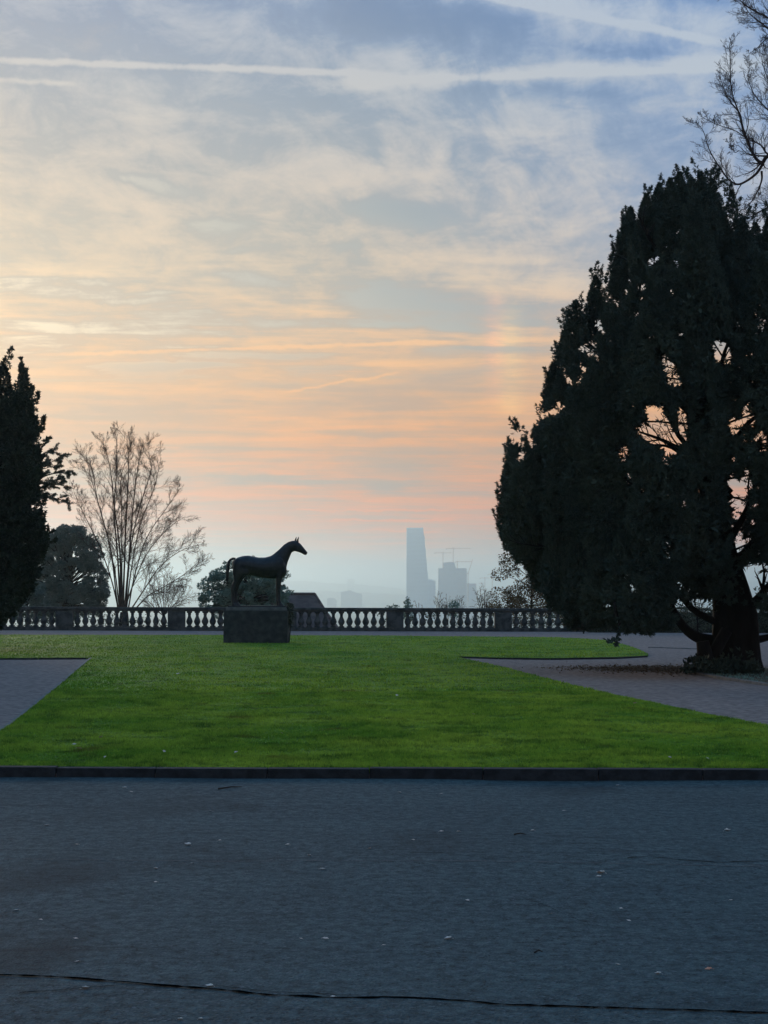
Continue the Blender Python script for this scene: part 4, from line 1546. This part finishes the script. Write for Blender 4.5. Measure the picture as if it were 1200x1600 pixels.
# ---- generic clumpy crown
def clump_tree(name, px, py_base, Yt, clumps, m, label, cat, size, per, trunk=.12, kind='spray', seed=1, squash=.7, branches=True, group=None, up=.5):
    rg_ = np.random.default_rng(seed)
    rd = random.Random(seed)
    b0 = at(px, py_base, Yt)
    g0 = Vector((b0.x, Yt, (tz(b0.x, Yt) if Yt > 67 else PATH_Z)))
    root = empty(name, g0, label, cat, group)
    Ps, Ds = [], []
    mb = MB()
    mb.tube([g0 + Vector((0, 0, -.1)), g0.lerp(b0, .5), b0], [trunk * 1.3, trunk, trunk * .8], 8)
    zt = max(at(cx, cy, Yt).z for cx, cy, _ in clumps)
    mb.tube([b0, Vector((b0.x, Yt, (b0.z + zt) / 2)), Vector((b0.x + .05, Yt, zt - .1))], [trunk * .8, trunk * .5, trunk * .1], 7)
    for (cx, cy, r_) in clumps:
        dy = rg_.uniform(-1, 1) * .9
        c = at(cx, cy, Yt)
        rr = r_ * Yt / FPX
        c = Vector((c.x, Yt + dy, c.z))
        n_ = max(8, int(per * rr * rr))
        v = unit(rg_.normal(size=(n_, 3)))
        rad = rr * rg_.uniform(.25, 1.0, n_) ** .5
        v2 = v * rad[:, None] * np.array([1, 1, squash])
        Ps.append(np.array(tuple(c)) + v2)
        Ds.append(v + np.array([0, 0, up]))
        if branches:
            sgn = Vector((b0.x, Yt, b0.z + (c.z - b0.z) * rd.uniform(.3, .75)))
            mb.tube([sgn, sgn.lerp(c, .5) + Vector((0, 0, .05)), c], [trunk * .28, trunk * .2, .012], 4)
    P_ = np.concatenate(Ps)
    D_ = np.concatenate(Ds)
    if kind == 'spray':
        V_, F_ = sprays(P_, D_, size, 5, .2, .9, rg_)
    else:
        V_, F_ = leafcards(P_, size, rg_)
    mb.build('trunk', MT['bark'], root, True, tuple(g0))
    mesh_np('crown', V_, F_, m, root, loc=tuple(g0))
    return root


rr_ = random.Random(2)


def blob(x0, x1, y0, y1, n, r0, r1, shape=None, rd=rr_):
    out = []
    while len(out) < n:
        x, y = rd.uniform(x0, x1), rd.uniform(y0, y1)
        if shape is None or shape(x, y):
            out.append((x, y, rd.uniform(r0, r1)))
    return out


# dark pine behind the balustrade on the left
shape = lambda x, y: ((x - 104) / 60) ** 2 + ((y - 905) / 84) ** 2 < 1
cl = blob(44, 166, 822, 965, 190, 7, 13, shape) + [(105, 832, 10), (92, 828, 7), (118, 830, 7), (112, 824, 6), (78, 850, 10), (132, 850, 10), (146, 880, 10), (70, 870, 12), (100, 845, 14)]
clump_tree('pine_tree', 104, 940, 118, cl, MT['pine'], 'rounded dark blue-green pine behind the balustrade beside the bare tree', 'tree', .15, 620, .2, seed=31)
cl = blob(20, 66, 905, 970, 26, 8, 14)
clump_tree('evergreen_bush', 42, 960, 84, cl, MT['pine'], 'low dark evergreen behind the balustrade next to the left yew', 'bush', .17, 260, .1, seed=33)
# evergreen behind the statue
shape = lambda x, y: y > 884 + abs(x - 385) * .55 - 14 + 6 * math.sin(x * .35)
cl = blob(318, 452, 880, 965, 130, 5, 10, shape) + blob(352, 446, 895, 965, 60, 7, 11) + [(320, 935, 8), (330, 920, 7), (340, 905, 8), (344, 893, 6), (352, 888, 6), (395, 873, 5), (394, 880, 8), (364, 874, 3), (364, 880, 4), (320, 946, 9), (437, 920, 6), (452, 926, 5), (448, 932, 6), (440, 905, 5)]
clump_tree('evergreen_tree', 385, 950, 76, cl, MT['bushg'], 'broad dark evergreen directly behind the horse statue', 'tree', .11, 900, .08, seed=41)
# bare shrub between bare tree and statue
def bare_shrub(px, py, Yt, tips_px, label, r0=.02, kids=6, kl=.5, seed=1, m='twig', cat='shrub', name='bare_shrub', rmin=.006):
    rd = random.Random(seed)
    b0 = at(px, py, Yt)
    g0 = Vector((b0.x, Yt, tz(b0.x, Yt)))
    root = empty(name, g0, label, cat)
    mb = MB()
    mb.tube([g0 + Vector((0, 0, -.1)), g0.lerp(b0, .5), b0], [r0 * 2.4, r0 * 2, r0 * 1.6], 6)
    mb.build('trunk', MT['bark'], root, True, tuple(g0))
    mb = MB()
    for (tx, ty) in tips_px:
        t_ = at(tx, ty, Yt + rd.uniform(-.8, .8))
        mid = b0.lerp(t_, .5) + Vector(((t_.x - b0.x) * .12, 0, rd.uniform(-.1, .15)))
        limb_from(mb, [b0, mid, t_], r0, rmin * 1.3, dict(TW, rmin=rmin, kids=[5, 5, 4, 0]), rd, kids, kl, lvl=2, n=5, start=.2)
    mb.build('branches', MT[m], root, True, tuple(g0))
    return root


bare_shrub(255, 962, 82, [(222, 925), (232, 910), (245, 902), (256, 905), (262, 893), (270, 900), (282, 912), (292, 918), (298, 930), (240, 920), (275, 925), (228, 940)], 'low bare shrub with tangled twigs under the right boughs of the bare tree', .022, 14, .9, 3, rmin=.007)
bare_shrub(685, 962, 92, [(684, 926), (688, 930), (680, 936), (692, 940)], 'thin bare sapling behind the balustrade right below the tower', .02, 7, .5, 4)
bare_shrub(700, 966, 130, [(697, 928), (703, 932), (699, 940)], 'very thin bare sapling below the left half of the building under construction', .025, 6, .5, 5)
bare_shrub(718, 966, 110, [(714, 931), (722, 930), (718, 936), (724, 942)], 'thin bare sapling beside the small round bush behind the balustrade', .022, 7, .5, 6)
bare_shrub(757, 966, 84, [(744, 926), (750, 922), (757, 921), (763, 926), (748, 936), (762, 935)], 'bare shrub behind the balustrade left of the brown-leaved tree', .022, 10, .6, 7)
bare_shrub(656, 966, 84, [(648, 938), (654, 942), (660, 945)], 'low bare twigs beside the tiny conifer behind the balustrade', .012, 4, .25, 8)
# small evergreens peeping over the rail
cl = [(637, 935, 2.5), (637, 939, 3.5), (636, 943, 5), (638, 948, 6.5), (636, 954, 7.5), (638, 962, 9)]
clump_tree('small_conifer', 637, 965, 78, cl, MT['bushg'], 'tiny pointed conifer top behind the balustrade below the tall tower', 'tree', .085, 1500, .05, seed=51, squash=1)
cl = [(710, 941, 4), (705, 946, 5), (714, 945, 5), (710, 950, 7), (707, 958, 8), (715, 958, 8)]
clump_tree('round_bush', 710, 965, 78, cl, MT['bushg'], 'small round evergreen bush just above the rail below the cranes', 'bush', .09, 1300, .05, seed=52, squash=.9)
cl = [(616, 946, 3), (607, 949, 4), (619, 948, 4), (612, 952, 6), (622, 956, 6)]
clump_tree('low_bush', 614, 965, 76, cl, MT['bushg'], 'lowest leafy bush tip just over the rail left of the tiny conifer', 'bush', .085, 1100, .05, seed=53)
cl = [(696, 947, 3), (694, 951, 4), (698, 956, 5)]
clump_tree('leafy_sprig', 696, 965, 76, cl, MT['autumn'], 'brown leafy sprig just over the rail left of the round bush', 'bush', .08, 1000, .03, seed=54)
# brown-leaved tree behind the rail at the right
shape = lambda x, y: (y > 850 + max(0, (800 - x)) * 1.5) and (x > 768)
cl = blob(768, 905, 848, 972, 80, 11, 19, shape)
clump_tree('brown_leaved_tree', 830, 955, 84, cl, MT['autumn'], 'thin tree with sparse brown leaves behind the balustrade left of the big yew', 'tree', .11, 760, .06, kind='leaf', seed=61)

for i, (px, py, r_, dens, lab) in enumerate([(-30, 972, 60, 60, 'low shrubs behind the far left end of the balustrade'), (70, 974, 50, 50, 'low shrubs behind the balustrade under the pine'), (165, 978, 44, 30, 'low shrubs behind the balustrade under the bare tree'),
                                 (240, 978, 36, 18, 'low shrubs behind the balustrade between the bare tree and the statue'), (640, 976, 50, 22, 'low shrubs behind the balustrade below the tower'), (745, 976, 46, 26, 'low shrubs behind the balustrade below the separate cranes'), (850, 976, 60, 60, 'low shrubs behind the balustrade under the brown-leaved tree')]):
    rb_ = random.Random(300 + i)
    cl = [(px + rb_.uniform(-r_, r_), rb_.uniform(959, 985), rb_.uniform(5, 10)) for _ in range(dens)]
    clump_tree('low_shrub', px, 990, 72 + i % 3, cl, MT['hedge'], lab, 'shrub', .10, 420, .03, kind='leaf', seed=200 + i, branches=False, group='shrubs just behind the balustrade')

# clipped hedge and shrubs right of the balustrade
YH = 64.5
h0, h1 = at(916, 975, YH), at(1500, 975, YH)
rng4 = np.random.default_rng(6)
n = 42000
x = rng4.uniform(h0.x, h1.x, n)
zt = .95 + .05 * np.sin(x * 2.1) + .04 * np.sin(x * 5.7)
f = rng4.uniform(0, 1, n)
z = PATH_Z + zt * rng4.uniform(0, 1, n)
y = YH - .35 + .7 * rng4.uniform(0, 1, n)
topm = f < .35
z[topm] = (PATH_Z + zt)[topm] + rng4.normal(0, .02, topm.sum())
y[~topm] = YH - .35 + np.abs(rng4.normal(0, .08, (~topm).sum()))
V, F = leafcards(np.stack([x, y, z], 1), .07, rng4)
hd = empty('hedge', ((h0.x + h1.x) / 2, YH, PATH_Z), 'clipped grey-green hedge continuing right from the end of the balustrade', 'hedge')
mesh_np('leaves', V, F, MT['hedge'], hd, loc=((h0.x + h1.x) / 2, YH, PATH_Z))
mb = MB()
mb.box(h0.x + .1 - (h0.x + h1.x) / 2, h1.x - .1 - (h0.x + h1.x) / 2, -.2, .2, 0, .85)
mb.build('branches', MT['bark'], hd)
cl = blob(1050, 1125, 930, 985, 34, 6, 12)
clump_tree('loose_shrub', 1090, 985, 60, cl, MT['hedge'], 'loose pale-leaved shrub seen through the gap left of the big trunk', 'shrub', .09, 330, .05, kind='leaf', seed=71)
cl = blob(1185, 1290, 900, 980, 30, 8, 14)
clump_tree('loose_shrub', 1235, 985, 60, cl, MT['hedge'], 'loose shrub seen right of the big trunk', 'shrub', .10, 260, .05, kind='leaf', seed=72)
cl = blob(888, 940, 958, 984, 18, 5, 9)
clump_tree('red_shrub', 912, 985, 62, cl, MT['redbush'], 'low reddish shrub at the right end of the balustrade under the yew', 'shrub', .07, 900, .03, kind='leaf', seed=73)
cl = blob(925, 1010, 945, 980, 22, 7, 12)
clump_tree('dark_shrub', 965, 985, 66.5, cl, MT['bushg'], 'dark shrub beyond the hedge under the left part of the big yew', 'shrub', .1, 500, .04, kind='leaf', seed=74)

# ------------------------------------------------------------------ house roof beyond the rail
Yr = 98.0
a = at(444, 928.3, Yr)
c = at(492, 928.3, Yr)
e = at(508, 952, Yr)
hb_ = Vector(((a.x + c.x) / 2, Yr, tz(a.x, Yr)))
house = empty('house', hb_, 'house below the terrace whose dark hipped roof shows right of the statue legs', 'house')
zr = a.z - hb_.z
slope = (c.z - e.z) / (e.x - c.x)
xr = c.x - hb_.x
xl = at(400, 928, Yr).x - hb_.x
dz = 3.0
ze = zr - dz
xo = xr + dz / slope
xo2 = xl - dz / slope
dy = 3.6
mb = MB()
mb.v = [(xl, 0, zr), (xr, 0, zr), (xo, -dy, ze), (xo, dy, ze), (xo2, dy, ze), (xo2, -dy, ze)]
mb.f = [(0, 5, 2, 1), (1, 2, 3), (0, 1, 3, 4), (0, 4, 5), (2, 5, 4, 3)]
rf = mb.build('roof', MT['roof'], house)
mb = MB()
mb.tube([(xl, 0, zr + .02), (xr, 0, zr + .02)], .09, 8)
mb.tube([(xr, 0, zr + .02), (xo, -dy, ze + .03)], .08, 8)
mb.build('ridge_tiles', MT['roof'], rf)
mb = MB()
mb.box(xo2 + .4, xo - .4, -dy + .4, dy - .4, -.2, ze - .01)
mb.build('wall', MT['render_wall'], house)
for k in range(4):
    mb = MB()
    xw = xo2 + 1.4 + k * (xo - xo2 - 2.8) / 3
    mb.box(xw - .45, xw + .45, -dy + .36, -dy + .395, max(.3, ze - 1.9), ze - .6)
    mb.build('window', MT['glass'], house)

# ------------------------------------------------------------------ city in the haze
DC = 5000.0
MPP = DC / FPX


def cpt(px, py, D=DC):
    return at(px, py, D)


def building(name, pts, D, depth, m, label, bands=0, bm_='towerg', rooms=None):
    """outline polygon (photo px) given real distance, width and depth"""
    P_ = [cpt(px, py, D) for px, py in pts]
    xs_ = [p.x for p in P_]
    cx = (min(xs_) + max(xs_)) / 2
    gz_ = tz(cx, D)
    root = empty(name, (cx, D, gz_), label, 'building')
    top_ = [(p.x - cx, p.z - gz_) for p in P_]
    full = [(top_[0][0], -5)] + top_ + [(top_[-1][0], -5)]
    n_ = len(full)
    mb = MB()
    mb.v = [(x, -depth / 2, z) for x, z in full] + [(x, depth / 2, z) for x, z in full]
    mb.f = [tuple(range(n_)), tuple(range(2 * n_ - 1, n_ - 1, -1))] + [(i, i + n_, (i + 1) % n_ + n_, (i + 1) % n_) for i in range(n_)]
    w = mb.build('wall', m, root)
    fix_normals(w)
    if bands:
        ztop = max(z for x, z in top_)
        zi = 8.0
        mb = MB()
        while zi < ztop - 4:
            # width at this height
            xs2 = []
            for (p, q) in zip(full, full[1:] + full[:1]):
                if (p[1] - zi) * (q[1] - zi) < 0:
                    xs2.append(p[0] + (q[0] - p[0]) * (zi - p[1]) / (q[1] - p[1]))
            if len(xs2) >= 2:
                mb.box(min(xs2) + 1, max(xs2) - 1, -depth / 2 - .35, -depth / 2 - .03, zi, zi + 2.0)
            zi += bands
        if mb.f:
            mb.build('window', MT[bm_], root)
    return root


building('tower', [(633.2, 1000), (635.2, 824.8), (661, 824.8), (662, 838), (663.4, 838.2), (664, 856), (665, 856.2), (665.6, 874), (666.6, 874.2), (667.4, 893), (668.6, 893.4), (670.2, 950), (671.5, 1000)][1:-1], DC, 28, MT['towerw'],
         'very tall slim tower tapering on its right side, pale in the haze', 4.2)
building('office_block', [(668.9, 905.5), (676, 905.5), (676.5, 907.5), (680.3, 907.5)], DC + 30, 30, MT['towerw'], 'lower block standing right against the foot of the tall tower', 4.2)
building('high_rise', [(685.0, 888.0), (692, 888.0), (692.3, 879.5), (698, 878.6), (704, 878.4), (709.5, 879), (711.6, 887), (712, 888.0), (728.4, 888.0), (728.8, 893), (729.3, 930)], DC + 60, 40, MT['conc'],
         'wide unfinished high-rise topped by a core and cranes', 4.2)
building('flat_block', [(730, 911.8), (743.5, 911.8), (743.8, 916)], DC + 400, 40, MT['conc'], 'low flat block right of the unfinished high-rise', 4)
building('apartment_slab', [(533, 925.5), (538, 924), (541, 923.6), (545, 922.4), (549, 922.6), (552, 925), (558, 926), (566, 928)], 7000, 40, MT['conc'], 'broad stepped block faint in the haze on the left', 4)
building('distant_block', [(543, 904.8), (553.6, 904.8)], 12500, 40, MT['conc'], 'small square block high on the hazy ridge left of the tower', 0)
building('low_block', [(511.5, 935.5), (514, 934), (522, 934.4), (526, 937)], 6600, 40, MT['conc'], 'lowest faint block left of the broad stepped block', 0)


def crane(mx, top_y, j0, j1, jy, D, label, luff=None, foot=890):
    c0 = cpt(mx, foot, D)
    root = empty('tower_crane', (c0.x, D, c0.z), label, 'crane', 'cranes above the construction site')
    top_ = cpt(mx, top_y, D)
    h = top_.z - c0.z
    mb = MB()
    w = 1.1
    for sx in (-1, 1):
        for sy in (-1, 1):
            mb.box(sx * w - .3, sx * w + .3, sy * w - .3, sy * w + .3, 0, h)
    k = 0
    z_ = 0
    while z_ < h - 3:
        s = 1 if k % 2 else -1
        mb.tube([(-w * s, -w - .4, z_), (w * s, -w - .4, z_ + 3)], .2, 4)
        z_ += 3
        k += 1
    mb.build('mast', MT['steel'], root)
    mb = MB()
    zj = cpt(mx, jy, D).z - c0.z
    if luff:
        (lx0, ly0, lx1, ly1) = luff
        p, q = cpt(lx0, ly0, D), cpt(lx1, ly1, D)
        mb.tube([(p.x - c0.x, 0, p.z - c0.z), (q.x - c0.x, 0, q.z - c0.z)], .7, 6)
    xa, xb = cpt(j0, jy, D).x - c0.x, cpt(j1, jy, D).x - c0.x
    mb.box(xa, xb, -.7, -.3, zj - .5, zj + .3)
    mb.box(xa, xb, .3, .7, zj - .5, zj + .3)
    mb.box(xa + 4, xb - 2, -.2, .2, zj + 1.0, zj + 1.5)
    mb.build('jib', MT['steel'], root)
    mb = MB()
    mb.box(xa, xa + 3.5, -1.2, 1.2, zj - 3.0, zj - .52)
    mb.build('counterweight', MT['conc'], root)
    mb = MB()
    mb.box(w + .35, w + 2.2, -1.0, 1.0, zj - 3.2, zj - .8)
    mb.build('cab', MT['towerw'], root)
    return root


crane(692.2, 861.5, 678.5, 706, 864.0, DC + 20, 'tower crane on the left edge of the unfinished high-rise, second highest jib', foot=888)
crane(708.2, 855.0, 696.5, 736, 857.2, DC + 60, 'highest tower crane, rising from the core of the high-rise', foot=880)
crane(714.6, 875.5, 711, 738, 877.8, DC + 10, 'lowest tower crane on the roof of the unfinished high-rise', foot=888)
crane(731.3, 893.0, 729.5, 733, 896, DC + 15, 'luffing crane leaning up from the right edge of the high-rise', luff=(731.3, 897, 738.6, 873.5), foot=940)
crane(757.6, 901.5, 749.5, 765.5, 903.2, DC + 500, 'small separate tower crane right of the high-rise, left of a pair', foot=940)
crane(769.2, 895.5, 761.5, 778, 897.4, DC + 300, 'separate tower crane nearest the brown-leaved tree, taller of a pair', foot=940)
crane(752.0, 909.5, 748.5, 757, 911.2, DC + 900, 'smallest lowest tower crane left of the pair', foot=940)

# distant wooded ridges
def ridge(name, D, prof, depth, label):
    mb = MB()
    pts = [cpt(px, py, D) for px, py in prof]
    # refine with noise
    rd = random.Random(int(D))
    fine = []
    for p, q in zip(pts[:-1], pts[1:]):
        for k in range(12):
            t = k / 12
            v = p.lerp(q, t)
            v.z += rd.uniform(-4, 4)
            fine.append(v)
    fine.append(pts[-1])
    n_ = len(fine)
    zb = tz(0, D) - 10
    for v in fine:
        mb.v += [(v.x, D - depth, zb), (v.x, D - depth * .35, (v.z - zb) * .75 + zb), (v.x, D, v.z), (v.x, D + depth, zb)]
    for i in range(n_ - 1):
        for k in range(3):
            mb.f.append((i * 4 + k, (i + 1) * 4 + k, (i + 1) * 4 + k + 1, i * 4 + k + 1))
    o = mb.build(name, MT['hill'], smooth=True)
    tag(o, label, 'hill', kind='structure')


ridge('hill', 15500, [(-200, 912), (200, 908), (480, 908), (510, 911), (560, 913), (600, 917), (640, 922), (760, 920), (900, 912), (1500, 905)], 900, 'far hazy wooded ridge behind the city')
ridge('hill', 11500, [(-200, 924), (300, 922), (480, 923), (570, 926), (640, 930), (760, 927), (900, 923), (1500, 919)], 900, 'nearer hazy ridge of trees and houses')

# ------------------------------------------------------------------ small things on the ground


def leaf_mesh(seed, m, L=.05):
    r = random.Random(seed)
    mb = MB()
    k = 7
    rows = []
    cur = r.uniform(.25, .7)
    for i in range(k + 1):
        t = i / k
        w = L * .36 * math.sin(math.pi * min(1, t ** .8)) * (1 + .15 * math.sin(i * 2.1))
        x = (t - .5) * L
        z = L * (.06 + cur * (t - .5) ** 2)
        rows.append([(x, -w, z + w * cur), (x, 0, z - .0), (x, w, z + w * cur * r.uniform(.6, 1.2))])
    for a, c in zip(rows[:-1], rows[1:]):
        for j in range(2):
            i0 = len(mb.v)
            mb.v += [a[j], c[j], c[j + 1], a[j + 1]]
            mb.f.append((i0, i0 + 1, i0 + 2, i0 + 3))
    mb.tube([(-L * .5, 0, L * .08), (-L * .72, L * .05, L * .02)], L * .018, 4)
    me = bpy.data.meshes.new('fallen_leaf')
    me.from_pydata(mb.v, [], mb.f)
    me.update()
    me.materials.append(m)
    return me


LM = [leaf_mesh(i, MT['leafp']) for i in range(5)]
LR = leaf_mesh(9, MT['leafr'])
special = {
    (327, 1542, 15): 'pale curled leaf lying on the long crack left of centre',
    (134, 1548, 14): 'pale leaf below the left part of the long crack',
    (520, 1556, 10): 'small pale leaf on the crack near the middle of the drive',
    (938, 1367, 16): 'larger pale leaf, upper of two touching each other right of centre',
    (936, 1371, 10): 'smaller leaf tucked under a larger pale one right of centre',
    (194, 1232, 9): 'pale leaf near the kerb, left of the dark twig',
    (205, 1238, 7): 'smaller leaf just right below the pale one near the kerb',
    (72, 1288, 9): 'pale leaf lying alone at the far left of the drive, upper half',
    (881, 1268, 7): 'tiny pale leaf alone near the kerb on the right side',
    (982, 1437, 9): 'lower of two pale leaf scraps right of centre in mid-drive',
    (970, 1418, 7): 'upper of two pale leaf scraps right of centre in mid-drive',
    (282, 1593, 11): 'left one of two leaves at the bottom edge below the crack',
    (314, 1592, 9): 'right one of two leaves at the bottom edge below the crack',
}
rest = [(328, 1269, 8), (293, 1320, 13), (300, 1348, 7), (243, 1356, 8), (243, 1376, 7), (343, 1313, 6), (449, 1320, 8), (483, 1337, 7), (504, 1359, 10), (509, 1466, 12), (120, 1505, 9), (25, 1419, 10), (64, 1434, 7), (690, 1300, 8), (832, 1300, 7),
        (716, 1301, 7), (1137, 1297, 12), (730, 1407, 8), (860, 1426, 8), (700, 1465, 14), (966, 1507, 9), (1028, 1523, 12), (965, 1226, 8), (625, 1240, 8), (690, 1241, 6), (120, 1320, 7), (646, 1314, 6), (1142, 1407, 7), (118, 1466, 8), (470, 1466, 7), (578, 1327, 6), (600, 1475, 7)]
rnd = random.Random(99)


def put_leaf(px, py, wpx, me, label, group='fallen leaves on the asphalt drive', z=None):
    p = gnd(px, py, 0)
    o = bpy.data.objects.new('fallen_leaf', me)
    C.objects.link(o)
    s = wpx * p.y / FPX / .05 * .9
    o.location = (p.x, p.y, road_z(p.x, p.y) + .001 if z is None else z)
    o.rotation_euler = (rnd.uniform(-.15, .15), rnd.uniform(-.15, .15), rnd.uniform(-.6, .6) + (math.pi if rnd.random() < .5 else 0))
    o.scale = (s, s * 1.1, s)
    tag(o, label, 'leaf', group)


for (px, py, w), lab in special.items():
    put_leaf(px, py, w, LM[rnd.randrange(5)], lab)
put_leaf(1107, 1517, 13, LR, 'reddish brown leaf lying alone at the lower right of the drive')
ORD = ['first', 'second', 'third', 'fourth', 'fifth', 'sixth', 'seventh', 'eighth', 'ninth', 'tenth', 'eleventh', 'twelfth', 'thirteenth', 'fourteenth', 'fifteenth', 'sixteenth', 'seventeenth', 'eighteenth', 'nineteenth', 'twentieth']
ZONES = [(1200, 1344, 'between the kerb and the faint joint line'), (1344, 1445, 'in the band just below the joint line'), (1445, 1600, 'in the near band beside the long crack')]
for (z0, z1, where) in ZONES:
    row = sorted([(px, py, w, 0) for (px, py, w) in rest if z0 <= py < z1] + [(px, py, w, 1) for (px, py, w) in special if z0 <= py < z1])
    for i, (px, py, w, known) in enumerate(row):
        if not known:
            put_leaf(px, py, w, LM[rnd.randrange(5)], ORD[i] + ' pale leaf from the left ' + where)
lawn_leaves = sorted([(158, 1157, 9), (124, 1175, 11), (116, 1168, 7), (278, 1056, 8), (164, 1188, 6), (992, 1103, 7), (256, 1180, 7), (369, 1181, 7), (740, 1120, 6), (1046, 1189, 6), (1105, 1190, 6), (440, 1150, 6), (620, 1090, 6)])
for i, (px, py, w) in enumerate(lawn_leaves):
    p = gnd(px, py, LAWN_Z)
    o = bpy.data.objects.new('fallen_leaf', LM[rnd.randrange(5)])
    C.objects.link(o)
    s = w * p.y / FPX / .05
    o.location = (p.x, p.y, LAWN_Z + .03)
    o.rotation_euler = (rnd.uniform(-.4, .4), rnd.uniform(-.4, .4), rnd.uniform(0, 6))
    o.scale = (s, s, s)
    tag(o, ORD[i] + ' from the left of the small dry leaves lying in the grass', 'leaf', 'dry leaves lying on the lawn')
# twigs
for (x0, y0, x1, y1, r_, lab) in [(341, 1235, 378, 1232, .007, 'dark twig lying on the asphalt just below the kerb'), (803, 1307, 822, 1307, .006, 'short dark twig lying in the upper middle of the drive'), (835, 1487, 848, 1486, .004, 'shortest dark twig scrap in the lower right of the drive')]:
    a, c = gnd(x0, y0), gnd(x1, y1)
    mid = a.lerp(c, .55) + Vector((0, .015, .006))
    mb = MB()
    z0 = road_z(a.x, a.y) + r_
    o_ = Vector((a.x, a.y, 0))
    mb.tube([Vector((0, 0, z0)), Vector((mid.x - a.x, mid.y - a.y, z0 + .006)), Vector((c.x - a.x, c.y - a.y, z0))], [r_, r_ * .8, r_ * .4], 6)
    mb.tube([Vector((mid.x - a.x, mid.y - a.y, z0 + .006)), Vector(((mid.x - a.x) * 1.3, mid.y - a.y + .05, z0))], [r_ * .5, r_ * .3], 5)
    t_ = mb.build('twig', MT['stickm'])
    t_.location = o_
    tag(t_, lab, 'twig')

# leaf litter on the gravel before the yew
rl = np.random.default_rng(17)
n = 5200
u, v = rl.normal(0, 1, n), rl.normal(0, 1, n)
c0 = gnd(985, 1043)
c1 = gnd(1078, 1047)
k = rl.uniform(0, 1, n) ** .6
cx = c0.x + (c1.x - c0.x) * k - .6 * (1 - k)
cy = 33.0 + (32.2 - 33.0) * k
Pl = np.stack([cx + u * .85, cy + v * (.5 + .5 * k), np.full(n, PATH_Z + .012)], 1)
Pl = Pl[~inside(Pl[:, :2], poly2)]
V, F = leafcards(Pl, .055, rl, .6, 2.5)
V[:, 2] = np.maximum(V[:, 2], PATH_Z + .003)
tag(mesh_np('leaf_litter', V, F, MT['litter']), 'brown leaf litter swept over the gravel in front of the big yew', 'leaf litter', kind='stuff')

# ------------------------------------------------------------------ haze
mb = MB()
mb.box(-9000, 9000, -70, 21000, -110, 226)
hz_ = mb.build('haze', bpy.data.materials.new('haze'))
hz_.data.materials.clear()
hm = bpy.data.materials.new('haze_air')
hm.use_nodes = True
t = hm.node_tree
t.nodes.remove(t.nodes['Principled BSDF'])
pv = t.nodes.new('ShaderNodeVolumePrincipled')
pv.inputs['Color'].default_value = (.70, .91, 1.0, 1)
pv.inputs['Density'].default_value = 0.00019
pv.inputs['Anisotropy'].default_value = 0.7
t.links.new(pv.outputs[0], t.nodes['Material Output'].inputs['Volume'])
hz_.data.materials.append(hm)
tag(hz_, 'thin bluish evening haze over the valley', 'haze', kind='stuff')
